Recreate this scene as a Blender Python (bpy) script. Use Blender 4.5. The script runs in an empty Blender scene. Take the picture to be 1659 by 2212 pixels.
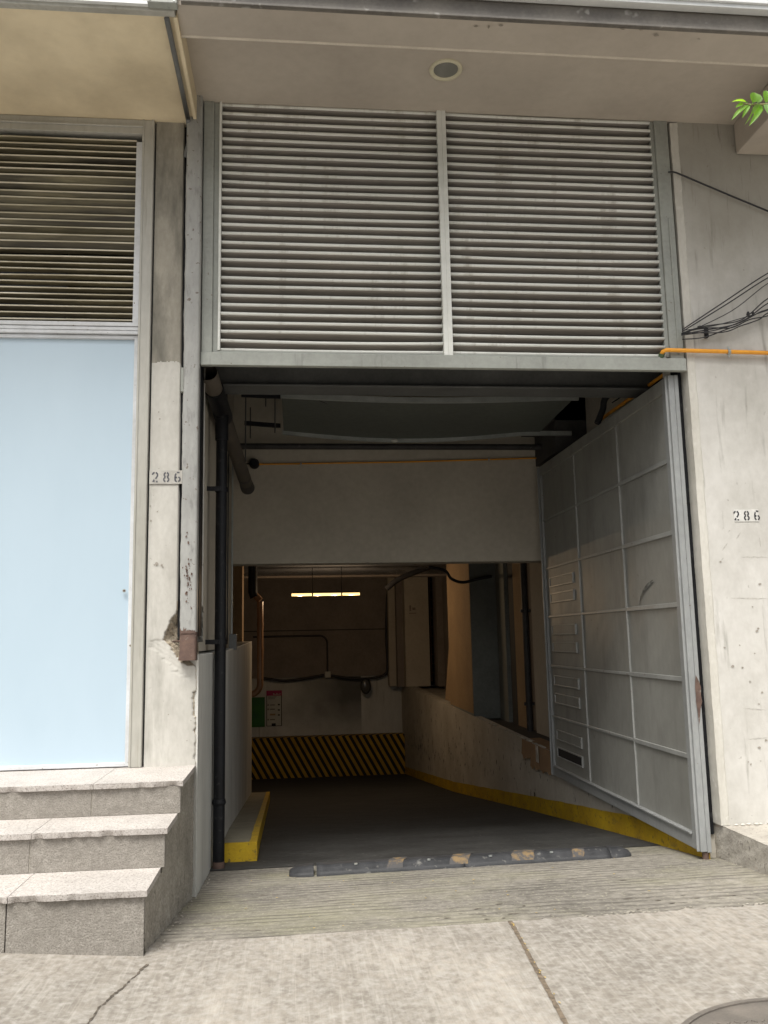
import bpy, bmesh, math, random
from math import radians, sin, cos, pi
from mathutils import Vector, Matrix
random.seed(7)
S = bpy.context.scene
COL = S.collection

# ------------------------------------------------------------------ camera
F_PX = 1860.05
YAW, PITCH, ROLL = radians(5.89458), radians(8.367), radians(-1.14661)
CAM = Vector((0, 0, 1.6))
_f = Vector((sin(YAW)*cos(PITCH), cos(YAW)*cos(PITCH), sin(PITCH)))
_r0 = Vector((cos(YAW), -sin(YAW), 0)); _u0 = _r0.cross(_f)
_r = cos(ROLL)*_r0 + sin(ROLL)*_u0; _u = -sin(ROLL)*_r0 + cos(ROLL)*_u0
cd = bpy.data.cameras.new('camera'); cam = bpy.data.objects.new('camera', cd); COL.objects.link(cam)
cam.matrix_world = Matrix(((_r.x, _u.x, -_f.x, CAM.x), (_r.y, _u.y, -_f.y, CAM.y), (_r.z, _u.z, -_f.z, CAM.z), (0, 0, 0, 1)))
cd.sensor_fit = 'VERTICAL'; cd.sensor_height = 24.0; cd.lens = 24.0*F_PX/2212.0
cd.clip_start = 0.05; cd.clip_end = 500
S.camera = cam

# ------------------------------------------------------------------ sky, sun, exposure
SUN_EL, SUN_AZ = radians(61), radians(205)     # azimuth measured clockwise from +Y: behind the camera, a little left
W = bpy.data.worlds.new('World'); S.world = W; W.use_nodes = True
nt = W.node_tree; nt.nodes.clear()
o_ = nt.nodes.new('ShaderNodeOutputWorld'); b_ = nt.nodes.new('ShaderNodeBackground'); s_ = nt.nodes.new('ShaderNodeTexSky')
h_ = nt.nodes.new('ShaderNodeHueSaturation')
s_.sky_type = 'NISHITA'; s_.sun_disc = False; s_.sun_elevation = SUN_EL; s_.sun_rotation = SUN_AZ
s_.dust_density = 5.0; s_.air_density = 1.0; s_.ozone_density = 1.0
h_.inputs['Saturation'].default_value = 0.22
nt.links.new(s_.outputs[0], h_.inputs['Color']); t_ = nt.nodes.new('ShaderNodeMix'); t_.data_type = 'RGBA'; t_.blend_type = 'MULTIPLY'; t_.inputs[0].default_value = 1; t_.inputs[7].default_value = (1, .99, .96, 1)
nt.links.new(h_.outputs[0], t_.inputs[6]); nt.links.new(t_.outputs[2], b_.inputs[0]); nt.links.new(b_.outputs[0], o_.inputs[0])
b_.inputs[1].default_value = 0.118
sd = bpy.data.lights.new('sun', 'SUN'); sun = bpy.data.objects.new('sun', sd); COL.objects.link(sun)
sd.energy = 2.1; sd.angle = radians(28); sd.color = (1, .97, .90)
sdir = Vector((sin(SUN_AZ)*cos(SUN_EL), cos(SUN_AZ)*cos(SUN_EL), sin(SUN_EL)))
sun.rotation_euler = sdir.to_track_quat('Z', 'Y').to_euler()
S.view_settings.view_transform = 'Standard'; S.view_settings.look = 'None'; S.view_settings.gamma = 1
S.view_settings.exposure = 0.75
S.cycles.max_bounces = 10; S.cycles.diffuse_bounces = 6

# ------------------------------------------------------------------ helpers
def at(u, v, X=None, Y=None, Z=None):
    """the point of the place seen at photo pixel (u,v) of 1659x2212, on one plane of the building"""
    d = _f + _r*((u-829.5)/F_PX) - _u*((v-1106)/F_PX)
    t = X/d.x if X is not None else (Y/d.y if Y is not None else (Z-CAM.z)/d.z)
    return CAM + d*t

class MB:
    def __init__(s): s.v = []; s.f = []; s.smooth = []
    def add(s, vs, fs, sm=False):
        n = len(s.v); s.v += [Vector(p) for p in vs]; s.f += [tuple(i+n for i in f) for f in fs]; s.smooth += [sm]*len(fs); return s
    def box(s, x0, x1, y0, y1, z0, z1):
        vs = [(x, y, z) for z in (z0, z1) for y in (y0, y1) for x in (x0, x1)]
        return s.add(vs, [(0,2,3,1),(4,5,7,6),(0,1,5,4),(2,6,7,3),(0,4,6,2),(1,3,7,5)])
    def hexa(s, lo, hi):
        """lo, hi: four corners each, same order (counterclockwise from above)"""
        vs = list(lo)+list(hi)
        return s.add(vs, [(3,2,1,0),(4,5,6,7),(0,1,5,4),(1,2,6,5),(2,3,7,6),(3,0,4,7)])
    def prism(s, poly, a, b, axis):
        """poly in the two other axes, extruded from a to b along axis"""
        def mk(p, t):
            return {'x': (t, p[0], p[1]), 'y': (p[0], t, p[1]), 'z': (p[0], p[1], t)}[axis]
        n = len(poly); vs = [mk(p, a) for p in poly]+[mk(p, b) for p in poly]
        fs = [tuple(range(n))[::-1], tuple(range(n, 2*n))]+[(i, (i+1) % n, n+(i+1) % n, n+i) for i in range(n)]
        return s.add(vs, fs)
    def tube(s, pts, r, n=12, cap=True):
        pts = [Vector(p) for p in pts]; rs = r if isinstance(r, (list, tuple)) else [r]*len(pts)
        vs = []; up = None
        for i, p in enumerate(pts):
            t = (pts[min(i+1, len(pts)-1)]-pts[max(i-1, 0)]).normalized()
            if up is None:
                up = Vector((0, 0, 1)) if abs(t.z) < .9 else Vector((1, 0, 0))
            a = t.cross(up).normalized(); up = a.cross(t).normalized()
            for k in range(n):
                c = 2*pi*k/n; vs.append(p+(a*cos(c)+up*sin(c))*rs[i])
        fs = [(i*n+k, i*n+(k+1) % n, (i+1)*n+(k+1) % n, (i+1)*n+k) for i in range(len(pts)-1) for k in range(n)]
        s.add(vs, fs, True)
        if cap:
            s.add(vs[:n], [tuple(range(n))[::-1]]); s.add(vs[-n:], [tuple(range(n))])
        return s
    def disc(s, c, r, axis, h, n=32, r2=None):
        c = Vector(c); a = {'x': Vector((1,0,0)), 'y': Vector((0,1,0)), 'z': Vector((0,0,1))}[axis]
        return s.tube([c, c+a*h], [r, r if r2 is None else r2], n)
    def sphere(s, c, r, nu=20, nv=12, sc=(1,1,1)):
        c = Vector(c); vs = []
        for j in range(nv+1):
            t = pi*j/nv
            for i in range(nu):
                p = 2*pi*i/nu; vs.append(c+Vector((r*sc[0]*sin(t)*cos(p), r*sc[1]*sin(t)*sin(p), r*sc[2]*cos(t))))
        fs = [(j*nu+i, (j+1)*nu+i, (j+1)*nu+(i+1) % nu, j*nu+(i+1) % nu) for j in range(nv) for i in range(nu)]
        return s.add(vs, fs, True)
    def grid(s, xs, ys, fn, sm=True):
        nx, ny = len(xs), len(ys)
        vs = [fn(x, y) for y in ys for x in xs]
        fs = [(j*nx+i, j*nx+i+1, (j+1)*nx+i+1, (j+1)*nx+i) for j in range(ny-1) for i in range(nx-1)]
        return s.add(vs, fs, sm)
    def build(s, name, m, parent=None, bevel=0, origin=None, label=None, seg=2, **tags):
        if origin is None:
            if parent is not None: origin = wloc(parent)
            else:
                lo = [min(v[i] for v in s.v) for i in range(3)]; hi = [max(v[i] for v in s.v) for i in range(3)]
                origin = Vector(((lo[0]+hi[0])/2, (lo[1]+hi[1])/2, lo[2]))
        origin = Vector(origin)
        me = bpy.data.meshes.new(name); me.from_pydata([v-origin for v in s.v], [], s.f)
        me.polygons.foreach_set('use_smooth', s.smooth); me.materials.append(m)
        bm = bmesh.new(); bm.from_mesh(me); bmesh.ops.recalc_face_normals(bm, faces=bm.faces) if not tags.pop('keep', False) else None
        bm.to_mesh(me); bm.free()
        o = bpy.data.objects.new(name, me); COL.objects.link(o)
        if parent is not None: o.parent = parent; o.location = origin-wloc(parent)
        else: o.location = origin
        if bevel:
            bv = o.modifiers.new('bevel', 'BEVEL'); bv.width = bevel; bv.segments = seg; bv.limit_method = 'ANGLE'; bv.angle_limit = radians(40)
            bv.harden_normals = False
        if label: o['label'] = label
        for k, v in tags.items(): o[k] = v
        return o
def wloc(o):
    p = Vector(o.location)
    while o.parent: o = o.parent; p += Vector(o.location)
    return p
def thing(name, label, cat, loc, group=None):
    o = bpy.data.objects.new(name, None); COL.objects.link(o); o.location = loc
    o.empty_display_size = .1; o['label'] = label; o['category'] = cat
    if group: o['group'] = group
    return o
def one(mb, name, m, label, cat, group=None, **k):
    o = mb.build(name, m, **k); o['label'] = label; o['category'] = cat
    if group: o['group'] = group
    return o
def arc(c, r, a0, a1, plane, n=8):
    out = []
    for i in range(n+1):
        a = radians(a0+(a1-a0)*i/n); p, q = r*cos(a), r*sin(a)
        out.append(Vector(c)+{'xz': Vector((p, 0, q)), 'yz': Vector((0, p, q)), 'xy': Vector((p, q, 0))}[plane])
    return out

# ------------------------------------------------------------------ materials
def srgb(*c):
    return tuple(((x/255)/12.92 if x/255 <= .04045 else ((x/255+.055)/1.055)**2.4) for x in c)
def mat(name, c1, c2=None, scale=3, rough=.8, bump=.1, bscale=60, stretch=(1,1,1), c3=None, sscale=(14,14,1.2), sthr=(.55,.75), metal=0, speck=None, spscale=150, spthr=(.6,.68), detail=8, spec=.35, fine=.12, bdist=.004, ramp=(.35,.65)):
    m = bpy.data.materials.new(name); m.use_nodes = True; t = m.node_tree; N = t.nodes; L = t.links
    p = N['Principled BSDF']; p.inputs['Roughness'].default_value = rough; p.inputs['Metallic'].default_value = metal
    p.inputs['Specular IOR Level'].default_value = spec
    g = N.new('ShaderNodeNewGeometry')
    def noise(sc, st, det=detail, rg=.6):
        mp = N.new('ShaderNodeMapping'); mp.inputs['Scale'].default_value = st; L.new(g.outputs['Position'], mp.inputs[0])
        n = N.new('ShaderNodeTexNoise'); n.inputs['Scale'].default_value = sc; n.inputs['Detail'].default_value = det; n.inputs['Roughness'].default_value = rg
        L.new(mp.outputs[0], n.inputs['Vector']); return n
    def rmp(src, a, b):
        r = N.new('ShaderNodeMapRange'); r.inputs[1].default_value = a; r.inputs[2].default_value = b; L.new(src, r.inputs[0]); return r.outputs[0]
    def mix(fac, a, b, mode='MIX'):
        x = N.new('ShaderNodeMix'); x.data_type = 'RGBA'; x.blend_type = mode
        if isinstance(fac, (int, float)): x.inputs[0].default_value = fac
        else: L.new(fac, x.inputs[0])
        for i, c in ((6, a), (7, b)):
            if isinstance(c, tuple): x.inputs[i].default_value = (*c, 1)
            else: L.new(c, x.inputs[i])
        return x.outputs[2]
    c2 = c2 or tuple(x*.8 for x in c1)
    n1 = noise(scale, stretch); col = mix(rmp(n1.outputs[0], *ramp), c2, c1)
    if fine:
        n2 = noise(scale*14, stretch, 4); col = mix(fine, col, mix(rmp(n2.outputs[0], .3, .7), (0, 0, 0), (1, 1, 1)), 'SOFT_LIGHT')
    if c3:
        n3 = noise(1, sscale, 6); col = mix(rmp(n3.outputs[0], *sthr), col, c3)
    if speck:
        n4 = noise(spscale, (1,1,1), 2); col = mix(rmp(n4.outputs[0], *spthr), col, speck)
    L.new(col, p.inputs['Base Color'])
    rr = rmp(n1.outputs[0], .2, .8); r2 = N.new('ShaderNodeMapRange'); r2.inputs[3].default_value = max(.05, rough-.1); r2.inputs[4].default_value = min(1, rough+.1); L.new(rr, r2.inputs[0]); L.new(r2.outputs[0], p.inputs['Roughness'])
    if bump:
        nb = noise(bscale, stretch, 5); bp = N.new('ShaderNodeBump'); bp.inputs['Strength'].default_value = bump; bp.inputs['Distance'].default_value = bdist
        L.new(nb.outputs[0], bp.inputs['Height']); L.new(bp.outputs[0], p.inputs['Normal'])
    m['k'] = 1
    m_nodes[name] = (N, L, p, col, noise, rmp, mix, g)
    return m
m_nodes = {}
M = {}
M['concrete'] = mat('concrete', (.55,.535,.495), (.41,.395,.36), 2.6, .9, .35, 40, c3=(.24,.23,.20), sscale=(7,7,1.1), sthr=(.56,.85), speck=(.25,.23,.20), spscale=26, spthr=(.69,.76), stretch=(1,1,.5))
M['concrete_r'] = mat('wall_concrete', (.60,.585,.555), (.45,.435,.40), 1.5, .9, .35, 35, c3=(.20,.19,.16), sscale=(14,14,1.5), sthr=(.58,.82), speck=(.30,.28,.25), spscale=16, spthr=(.69,.76), stretch=(1,1,.7))
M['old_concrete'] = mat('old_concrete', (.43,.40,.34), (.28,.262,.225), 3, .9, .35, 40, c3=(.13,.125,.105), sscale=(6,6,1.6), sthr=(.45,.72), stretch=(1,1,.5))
M['smudge_d'] = mat('pock_mark_dirt', (.27,.245,.21), (.36,.33,.29), 40, .9, 0)
M['soffit'] = mat('soffit_paint', (.49,.44,.38), (.41,.365,.315), 1.1, .9, .08, 60, fine=.06)
M['soffit_l'] = mat('cream_soffit_paint', (.80,.69,.49), (.58,.49,.34), 1.3, .9, .05, 60, fine=.05)
M['fascia'] = mat('dark_metal_fascia', (.19,.175,.155), (.12,.11,.10), 3, .6, .1, 50, speck=(.3,.29,.27), spscale=9, spthr=(.66,.72))
M['white_alu'] = mat('white_aluminium', (.72,.74,.74), (.6,.62,.63), 2, .35, .02, 30, spec=.5)
M['greygreen'] = mat('grey_green_paint', (.36,.375,.345), (.29,.30,.275), 2.2, .5, .1, 60, c3=(.20,.205,.185), sscale=(20,20,2), sthr=(.6,.8), spec=.45, speck=(.2,.17,.14), spscale=40, spthr=(.72,.76))
M['post'] = mat('worn_post_paint', (.37,.37,.355), (.28,.28,.268), 3, .42, .15, 30, stretch=(1,1,.35), c3=(.13,.125,.12), sscale=(16,16,5), sthr=(.56,.78), spec=.5, speck=(.16,.13,.11), spscale=30, spthr=(.66,.72))
M['slat'] = mat('shaded_louvre_paint', (.27,.245,.215), (.20,.18,.158), 2, .5, .04, 60, stretch=(.2,1,1), spec=.4)  # blade tone darkened for louvre shade, browned by underside grime; same paint as lips
M['slat_edge'] = mat('lit_louvre_paint', (.82,.83,.79), (.64,.65,.61), 2, .42, .04, 60, stretch=(.2,1,1), c3=(.40,.38,.33), sscale=(9,1,1.5), sthr=(.52,.78))  # same slat paint, brightened where lips catch the sky; with dust streaks
M['slat_old'] = mat('dirty_shaded_slat_paint', (.22,.19,.11), (.05,.042,.028), 3, .5, .1, 40, stretch=(.25,1,3), spec=.5, c3=(.03,.025,.015), sscale=(1.5,1,20), sthr=(.45,.7))  # grime, darkened further to stand in for shade between the slats
M['old_lip'] = mat('grimy_lit_slat_lip', (.78,.73,.60), (.42,.38,.27), 5, .45, .1, 60, stretch=(.3,1,1.5))  # grimy lips, brightened in colour to stand out against the shaded gaps
M['alu'] = mat('dusty_aluminium', (.46,.45,.41), (.36,.35,.31), 2.4, .42, .08, 60, stretch=(1,1,.3), c3=(.24,.22,.17), sscale=(30,30,2.5), sthr=(.6,.85), spec=.5)
M['alu_w'] = mat('pale_aluminium', (.66,.68,.71), (.52,.53,.54), 3, .4, .04, 60, speck=(.18,.15,.1), spscale=30, spthr=(.7,.75))
M['gate'] = mat('gate_grey_paint', (.30,.30,.278), (.235,.235,.217), 1.5, .5, .05, 50, stretch=(1,1,.6), c3=(.17,.168,.155), sscale=(3,5,1.3), sthr=(.50,.85), spec=.5, fine=.08, speck=(.17,.15,.13), spscale=14, spthr=(.72,.78))
M['gate_f'] = mat('gate_frame_paint', (.31,.32,.32), (.25,.258,.258), 2.5, .4, .06, 50, stretch=(1,1,.5), spec=.5, speck=(.15,.1,.07), spscale=35, spthr=(.73,.76))
M['gate_b'] = mat('gate_bar_paint', (.34,.345,.335), (.27,.275,.265), 4, .4, .06, 50, speck=(.14,.09,.06), spscale=22, spthr=(.68,.76))
M['rust'] = mat('rust', (.15,.098,.078), (.085,.055,.046), 14, .85, .4, 80, speck=(.22,.20,.18), spscale=30, spthr=(.64,.72))
M['black'] = mat('black_paint', (.010,.011,.014), (.006,.006,.008), 6, .5, .1, 60, spec=.3, speck=(.03,.03,.032), spscale=20, spthr=(.62,.75))
M['dark_steel'] = mat('dark_steel', (.06,.055,.055), (.035,.033,.033), 5, .55, .15, 60, speck=(.14,.13,.12), spscale=18, spthr=(.66,.76))
M['galv'] = mat('galvanised_sheet', (.42,.44,.43), (.32,.34,.33), 7, .4, .05, 50, metal=.4)
M['sheet'] = mat('grey_sheet', (.12,.13,.115), (.09,.098,.088), 1.6, .6, .05, 50)
M['pipe_g'] = mat('grey_pipe', (.13,.11,.09), (.085,.072,.06), 5, .6, .1, 60)
M['pipe_c'] = mat('brown_painted_pipe', (.30,.17,.09), (.22,.12,.06), 5, .35, .1, 60, spec=.6)
M['conduit'] = mat('grey_conduit', (.17,.175,.175), (.13,.13,.13), 5, .5, .05, 60)
M['orange'] = mat('orange_conduit_plastic', (.82,.36,.035), (.7,.3,.03), 5, .45, .02, 60, spec=.4)
M['interior'] = mat('interior_wall_paint', (.52,.475,.40), (.44,.40,.335), 1.2, .9, .06, 50)
M['int_grey'] = mat('grey_wall_paint', (.62,.62,.59), (.47,.47,.445), 2.2, .6, .1, 40, stretch=(1,1,.25), c3=(.24,.245,.23), sscale=(14,14,1), sthr=(.58,.85))
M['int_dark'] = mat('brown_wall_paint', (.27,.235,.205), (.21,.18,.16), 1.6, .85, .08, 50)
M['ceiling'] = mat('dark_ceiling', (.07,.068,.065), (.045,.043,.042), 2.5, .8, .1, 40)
M['stain_wall'] = mat('scraped_wall_paint', (.56,.53,.47), (.42,.39,.335), 1.7, .8, .15, 40, c3=(.05,.042,.04), sscale=(12,12,4.5), sthr=(.64,.67))
M['yellow'] = mat('yellow_kerb_paint', (.60,.40,.02), (.42,.26,.015), 4, .6, .3, 50, speck=(.13,.10,.04), spscale=24, spthr=(.60,.74), c3=(.18,.13,.05), sscale=(6,6,14), sthr=(.58,.75))
M['stone_t'] = mat('granite_tread', (.54,.505,.475), (.44,.41,.385), 5, .75, .25, 160, speck=(.26,.23,.21), spscale=130, spthr=(.53,.66), fine=.3)
M['stone_r'] = mat('granite_riser', (.315,.293,.262), (.26,.24,.213), 2.5, .9, .8, 110, speck=(.20,.182,.16), spscale=170, spthr=(.48,.66), fine=.25, bdist=.008, c3=(.26,.24,.21), sscale=(5,5,3), sthr=(.5,.8))
M['rough'] = mat('rough_concrete', (.36,.335,.29), (.25,.23,.195), 5, .95, .6, 30, c3=(.10,.09,.075), sscale=(26,26,9), sthr=(.60,.74), bdist=.01, fine=.35)
M['break'] = mat('broken_concrete', (.60,.53,.42), (.36,.30,.225), 18, .95, 1.0, 40, bdist=.02, fine=.5)
M['rubber'] = mat('black_rubber', (.048,.049,.053), (.026,.027,.03), 7, .6, .4, 60, speck=(.20,.195,.18), spscale=18, spthr=(.62,.8), stretch=(1.5,.8,1))
M['bump_yellow'] = mat('faded_orange_marking', (.21,.145,.075), (.075,.072,.072), 18, .8, .2, 60, ramp=(.46,.6))
M['card'] = mat('cardboard', (.34,.22,.125), (.27,.17,.1), 8, .9, .1, 50)
M['tape'] = mat('packing_tape', (.6,.56,.5), (.5,.46,.4), 5, .3, .02, 50)
M['sign_white'] = mat('sign_white', (.55,.55,.5), (.5,.5,.46), 4, .5, 0)
M['plate'] = mat('number_plate_white', (.66,.655,.63), (.56,.55,.52), 9, .7, .03, 60)
M['ink'] = mat('black_ink', (.03,.03,.035), (.045,.045,.05), 20, .7, 0)
M['ink_f'] = mat('faded_ink', (.08,.08,.095), (.12,.12,.13), 20, .7, 0)
M['magenta'] = mat('magenta_print', (.42,.01,.10), None, 4, .5, 0)
M['green'] = mat('green_print', (.03,.16,.02), (.02,.12,.03), 4, .5, 0)
M['grey_ink'] = mat('grey_print', (.2,.2,.17), None, 4, .5, 0)
M['tan_ink'] = mat('tan_print', (.4,.27,.16), None, 4, .5, 0)
M['leaf'] = mat('leaf_green', (.16,.34,.035), (.09,.24,.03), 30, .4, .05, 60, spec=.5)
M['leaf_pale'] = mat('leaf_underside', (.22,.34,.17), (.15,.26,.11), 30, .5, .05, 60)
M['twig'] = mat('twig_bark', (.3,.27,.12), None, 30, .7, .1, 60)
M['litter'] = mat('dry_leaf', (.5,.36,.12), (.3,.22,.08), 30, .8, .1, 60)
M['cable'] = mat('black_cable', (.035,.035,.038), None, 9, .5, .02, 60)
M['beige_ring'] = mat('cream_metal_ring', (.62,.585,.44), (.55,.51,.38), 6, .45, .02, 60)
M['manhole'] = mat('cast_iron', (.22,.195,.17), (.15,.135,.12), 8, .55, .25, 70, metal=.2)
M['end_green'] = mat('green_cap', (.10,.15,.08), None, 9, .6, .02, 60)

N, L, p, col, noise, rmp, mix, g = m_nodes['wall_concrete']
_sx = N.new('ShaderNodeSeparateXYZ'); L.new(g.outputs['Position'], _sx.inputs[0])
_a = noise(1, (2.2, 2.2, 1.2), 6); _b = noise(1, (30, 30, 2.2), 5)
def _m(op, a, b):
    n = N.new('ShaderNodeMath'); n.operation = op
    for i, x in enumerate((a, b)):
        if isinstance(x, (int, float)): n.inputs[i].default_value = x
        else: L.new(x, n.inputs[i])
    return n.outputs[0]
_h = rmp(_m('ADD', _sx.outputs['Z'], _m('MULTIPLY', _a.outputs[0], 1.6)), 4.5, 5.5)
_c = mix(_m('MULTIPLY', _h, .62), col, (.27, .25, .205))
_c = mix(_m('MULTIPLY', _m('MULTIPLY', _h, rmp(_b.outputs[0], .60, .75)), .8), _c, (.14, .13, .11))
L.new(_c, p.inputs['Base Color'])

# leaves let light through
for k in ('leaf', 'leaf_pale'):
    N, L, p, col, *_ = m_nodes[{'leaf': 'leaf_green', 'leaf_pale': 'leaf_underside'}[k]]
    tr = N.new('ShaderNodeBsdfTranslucent'); mx = N.new('ShaderNodeMixShader'); mx.inputs[0].default_value = .5
    tr.inputs[0].default_value = (.42,.72,.04,1); out = [n for n in N if n.type == 'OUTPUT_MATERIAL'][0]
    L.new(p.outputs[0], mx.inputs[1]); L.new(tr.outputs[0], mx.inputs[2]); L.new(mx.outputs[0], out.inputs[0])

def glass(name, col, rough, spec=.5, c2=None):
    m = mat(name, col, c2 or tuple(x*.93 for x in col), .7, rough, 0, fine=0, spec=spec, ramp=(.2,.8), detail=3)
    return m
M['frosted'] = glass('frosted_blue_glass', (.50,.605,.68), .28, .5, (.465,.57,.645))
N, L, p, *_ = m_nodes['frosted_blue_glass']
for sk in ('Base Color', 'Roughness'):
    for l_ in list(p.inputs[sk].links): L.remove(l_)
noise_ = m_nodes['frosted_blue_glass'][4]; rm_ = m_nodes['frosted_blue_glass'][5]; mx_ = m_nodes['frosted_blue_glass'][6]
L.new(mx_(rm_(noise_(2.2, (1, 1, .35), 4).outputs[0], .25, .8), (.425,.535,.625), (.465,.575,.665)), p.inputs['Base Color']); p.inputs['Roughness'].default_value = .30; p.inputs['Coat Weight'].default_value = .3; p.inputs['Coat Roughness'].default_value = .12
M['lamp_glass'] = glass('downlight_glass', (.20,.20,.18), .2, .6)
M['win_glass'] = glass('green_tinted_glass', (.42,.52,.48), .1, .7)
M['mirror'] = glass('dark_mirror', (.1,.1,.1), .08, .8)
m = bpy.data.materials.new('lamp_glow'); m.use_nodes = True; p = m.node_tree.nodes['Principled BSDF']
p.inputs['Base Color'].default_value = (.1,.08,.05,1); p.inputs['Emission Color'].default_value = (1,.66,.25,1); p.inputs['Emission Strength'].default_value = 1.35
M['glow'] = m

# hazard stripes (painted pattern)
m = mat('hazard_stripes', (.50,.30,.02), (.38,.22,.015), 5, .7, .1, 50); N, L, p, col, noise, rmp, mix, g = m_nodes['hazard_stripes']
sx = N.new('ShaderNodeSeparateXYZ'); L.new(g.outputs['Position'], sx.inputs[0])
def mth(N, L, op, a, b=None, c=None):
    n = N.new('ShaderNodeMath'); n.operation = op
    for i, x in enumerate((a, b, c)):
        if x is None: continue
        if isinstance(x, (int, float)): n.inputs[i].default_value = x
        else: L.new(x, n.inputs[i])
    return n.outputs[0]
k = mth(N, L, 'MULTIPLY', sx.outputs['Z'], .56); k = mth(N, L, 'ADD', k, sx.outputs['X']); k = mth(N, L, 'ADD', k, mth(N, L, 'MULTIPLY', sx.outputs['Y'], -.5)); k = mth(N, L, 'MULTIPLY', k, 1/.157); k = mth(N, L, 'FRACT', k); k = mth(N, L, 'GREATER_THAN', k, .52)
L.new(mix(k, col, (.012, .011, .01)), p.inputs['Base Color']); M['hazard'] = m

# grooved driveway concrete
m = mat('grooved_concrete', (.265,.245,.212), (.175,.162,.142), 1.6, .9, .35, 50, stretch=(.8,1,1), speck=(.36,.34,.27), spscale=60, spthr=(.56,.74), fine=.4, c3=(.235,.225,.15), sscale=(.9,1.3,1), sthr=(.48,.75))
def groove(name, pitch, depth, dark, amt=.5):
    N, L, p, col, noise, rmp, mix, g = m_nodes[name]
    sx = N.new('ShaderNodeSeparateXYZ'); L.new(g.outputs['Position'], sx.inputs[0])
    nw = noise(1.2, (1, 1, 1), 3); wob = mth(N, L, 'MULTIPLY', nw.outputs[0], .10)
    nw2 = noise(9, (.4, 1, 1), 3); wob2 = mth(N, L, 'MULTIPLY', nw2.outputs[0], .03)
    y = mth(N, L, 'ADD', mth(N, L, 'ADD', sx.outputs['Y'], wob), wob2); y = mth(N, L, 'ADD', y, mth(N, L, 'MULTIPLY', sx.outputs['X'], .03))
    s = mth(N, L, 'SINE', mth(N, L, 'MULTIPLY', y, 2*pi/pitch)); s = mth(N, L, 'ADD', mth(N, L, 'MULTIPLY', s, .5), .5)
    brk = noise(5, (.35, 1.6, 1), 4); bm_ = rmp(brk.outputs[0], .38, .62)
    f = mth(N, L, 'MULTIPLY', mth(N, L, 'POWER', s, 2), mth(N, L, 'MULTIPLY', bm_, amt))
    L.new(mix(f, col, dark), p.inputs['Base Color'])
    bp = N.new('ShaderNodeBump'); bp.invert = True; bp.inputs['Strength'].default_value = .9; bp.inputs['Distance'].default_value = depth
    L.new(f, bp.inputs['Height'])
    old = p.inputs['Normal'].links[0].from_socket; L.new(old, bp.inputs['Normal']); L.new(bp.outputs[0], p.inputs['Normal'])
groove('grooved_concrete', .070, .010, (.10,.092,.08), .68)
M['drive'] = m
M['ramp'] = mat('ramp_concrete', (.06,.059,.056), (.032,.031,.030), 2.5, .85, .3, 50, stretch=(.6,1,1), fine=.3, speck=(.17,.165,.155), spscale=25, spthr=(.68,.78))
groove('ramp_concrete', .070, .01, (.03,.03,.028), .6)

# broom-finished sidewalk
m = mat('sidewalk_concrete', (.33,.298,.258), (.255,.23,.198), 1.2, .9, .3, 60, stretch=(1.6,.9,1), speck=(.37,.35,.32), spscale=30, spthr=(.40,.80), fine=.4, c3=(.175,.158,.136), sscale=(1.1,.8,1), sthr=(.45,.72), bdist=.005)
N, L, p, col, noise, rmp, mix, g = m_nodes['sidewalk_concrete']
br = noise(70, (1, .05, 1), 4); bf = rmp(br.outputs[0], .55, .78); br2 = noise(55, (1, .045, 1), 4); col = mix(mth(N, L, 'MULTIPLY', rmp(br2.outputs[0], .52, .75), .45), col, (.46, .435, .395)); col2 = mix(mth(N, L, 'MULTIPLY', bf, .45), col, (.19, .172, .15))
L.new(col2, p.inputs['Base Color'])
bp = N.new('ShaderNodeBump'); bp.inputs['Strength'].default_value = .5; bp.inputs['Distance'].default_value = .004; bp.invert = True
L.new(br.outputs[0], bp.inputs['Height']); L.new(p.inputs['Normal'].links[0].from_socket, bp.inputs['Normal']); L.new(bp.outputs[0], p.inputs['Normal'])
M['walk'] = m
M['asphalt'] = mat('asphalt', (.06,.06,.058), (.045,.045,.044), 3, .9, .4, 90)

# ------------------------------------------------------------------ ground heights
KY = [-50, 4.3, 5.0, 5.58, 6.44, 7.6]
KL = [.20, .20, .145, .090, .026, -.080]
KR = [.23, .225, .20, .155, .057, -.080]
def G(x, y):
    if y >= 14.5: return -.9184-.0985*(y-14.5)
    if y >= 7.6: return -.08-.1215*(y-7.6)
    i = max(k for k in range(5) if KY[k] <= y) if y > KY[0] else 0
    t = (y-KY[i])/(KY[i+1]-KY[i]); l = KL[i]+(KL[i+1]-KL[i])*t; r = KR[i]+(KR[i+1]-KR[i])*t
    s = min(1, max(0, (x+.65)/3.3)); z = l+(r-l)*s
    if x < -.65: z += min(.06, .075*(-.65-x))
    return z
def lin(a, b, n): return [a+(b-a)*i/(n-1) for i in range(n)]
def nz(x, s=1): return (sin(x*7.3*s)+.6*sin(x*17.9*s+1.3)+.5*sin(x*41.1*s+.7)+.4*sin(x*83.7*s+2.1))/2.5

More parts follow.
